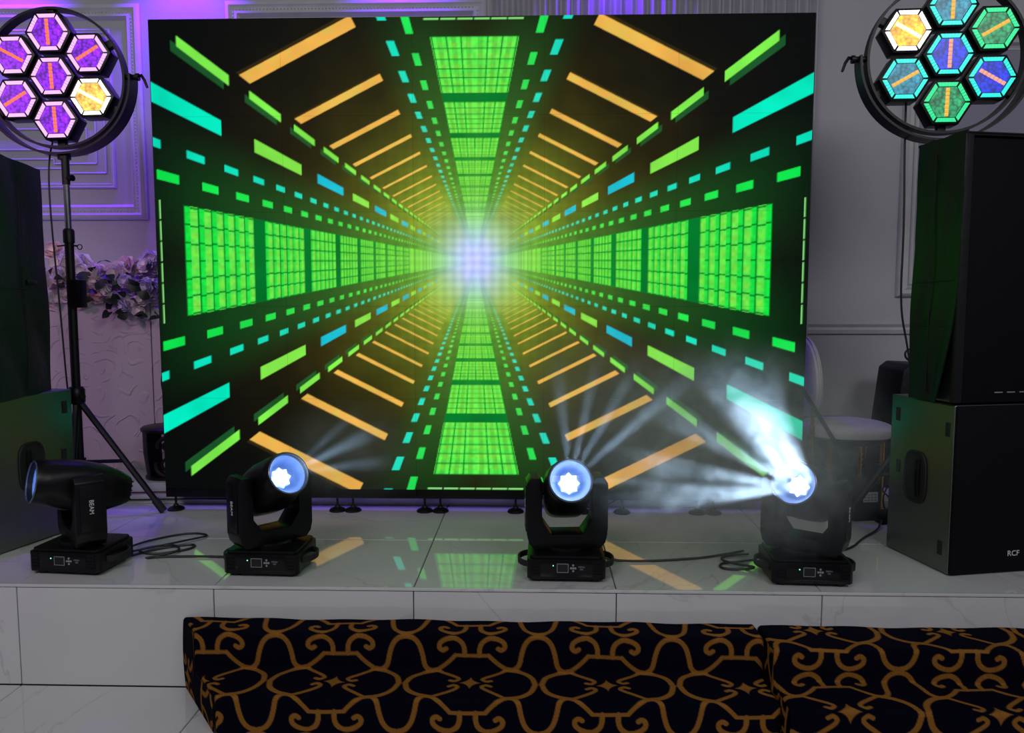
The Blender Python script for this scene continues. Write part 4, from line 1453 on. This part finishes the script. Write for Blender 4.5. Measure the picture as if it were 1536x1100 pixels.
wd = thing('floor_monitor', (2.53, 0.72, ST), 0, 'dark tapered speaker cabinet against the wall between chair and subwoofer', 'speaker')
G().prism([(-0.235, 0.004), (0.26, 0.004), (0.235, 0.70), (-0.12, 0.715), (-0.165, 0.68)], -0.12, 0.20, 'y', bevel=0.012).build('cabinet', M['cover'], wd)
G().prism([(-0.17, 0.08), (0.21, 0.08), (0.19, 0.62), (-0.12, 0.62)], -0.128, -0.118, 'y', bevel=0.003).build('grille', M['grille'], wd)
cable([(2.45, 0.68, 0.722), (2.40, 0.66, 0.75), (2.40, 0.66, 0.79), (2.46, 0.68, 0.805), (2.52, 0.70, 0.79), (2.55, 0.72, 0.72)], 0.006, 'black cable loop resting on the tapered cabinet')

amp = thing('power_box', (1.888, 0.012, ST), R(8), 'small black box with a white printed sticker beneath the tripod leg', 'box')
G().box(-0.068, 0.068, -0.085, 0.085, 0.003, 0.185, bevel=0.006).build('body', M['black'], amp)
st = G().box(-0.022, 0.052, -0.0865, -0.0845, 0.095, 0.145).build('sticker', M['label'], amp)
g = G()
for r_ in range(3):
    for c2 in range(4):
        g.box(-0.018 + c2 * 0.017, -0.018 + c2 * 0.017 + 0.012, -0.0872, -0.0862, 0.101 + r_ * 0.014, 0.107 + r_ * 0.014)
g.build('sticker_print', M['mark_dim'], st)
ad = thing('power_adapter', (1.985, -0.10, ST), R(12), 'black plug adapter on the floor with tangled leads beside the subwoofer', 'adapter')
G().box(-0.05, 0.05, -0.03, 0.03, 0.002, 0.042, bevel=0.006).build('body', M['black'], ad)
G().box(-0.03, 0.015, -0.018, 0.018, 0.042, 0.066, bevel=0.004).build('plug', M['rubber'], ad)
G().tube([(0.0, 0, 0.064), (0.02, 0.0, 0.12), (-0.03, 0.02, 0.16), (0.03, 0.03, 0.20), (0.0, 0.05, 0.10), (0.05, 0.05, 0.008)], 0.004, 6, 3).build('lead', M['cable'], ad)

# ================================================================ SMOKE IN THE BEAMS
def smoke(center, rad, density, scale, lo, hi, label):
    m = bpy.data.materials.new('drifting_smoke')
    m.use_nodes = True
    N, L = m.node_tree.nodes, m.node_tree.links
    N.remove(N['Principled BSDF'])
    tc = N.new('ShaderNodeTexCoord')
    ln = N.new('ShaderNodeVectorMath')
    ln.operation = 'LENGTH'
    L.new(tc.outputs['Object'], ln.inputs[0])
    fall = N.new('ShaderNodeMapRange')
    fall.interpolation_type = 'SMOOTHSTEP'
    for k, v in (('From Min', 1.0), ('From Max', 0.25), ('To Min', 0.0), ('To Max', 1.0)):
        fall.inputs[k].default_value = v
    L.new(ln.outputs['Value'], fall.inputs['Value'])
    geo = N.new('ShaderNodeNewGeometry')
    nz = N.new('ShaderNodeTexNoise')
    nz.inputs['Scale'].default_value = scale
    nz.inputs['Detail'].default_value = 5
    nz.inputs['Roughness'].default_value = 0.62
    nz.inputs['Distortion'].default_value = 1.2
    L.new(geo.outputs['Position'], nz.inputs['Vector'])
    mr = N.new('ShaderNodeMapRange')
    for k, v in (('From Min', lo), ('From Max', hi), ('To Min', 0.14), ('To Max', 1.0)):
        mr.inputs[k].default_value = v
    L.new(nz.outputs['Fac'], mr.inputs['Value'])
    mu = N.new('ShaderNodeMath')
    mu.operation = 'MULTIPLY'
    L.new(fall.outputs['Result'], mu.inputs[0])
    L.new(mr.outputs['Result'], mu.inputs[1])
    md = N.new('ShaderNodeMath')
    md.operation = 'MULTIPLY'
    md.inputs[1].default_value = density
    L.new(mu.outputs[0], md.inputs[0])
    vs = N.new('ShaderNodeVolumeScatter')
    vs.inputs['Color'].default_value = (0.84, 0.92, 1.0, 1)
    vs.inputs['Anisotropy'].default_value = 0.1
    L.new(md.outputs[0], vs.inputs['Density'])
    L.new(vs.outputs[0], N['Material Output'].inputs['Volume'])
    b = bmesh.new()
    bmesh.ops.create_icosphere(b, subdivisions=3, radius=1.0)
    me = bpy.data.meshes.new('smoke_haze')
    b.to_mesh(me)
    b.free()
    me.materials.append(m)
    o = link('smoke_haze', me, None, (center[0], center[1], ST + center[2]))
    o.scale = rad
    return tag(o, label, 'smoke', kind='stuff')


smoke((0.96, -1.10, 0.55), (0.66, 0.44, 0.46), 4.2, 9.0, 0.40, 0.68, 'white smoke billowing left of the blazing moving head light')
smoke((0.50, -1.06, 0.72), (0.40, 0.30, 0.36), 0.9, 5.0, 0.30, 0.72, 'faint bluish haze rising above the straight-facing moving head')
smoke((-0.42, -1.00, 0.52), (0.34, 0.26, 0.24), 0.9, 5.0, 0.30, 0.72, 'faint bluish haze right of the angled star-lens moving head')
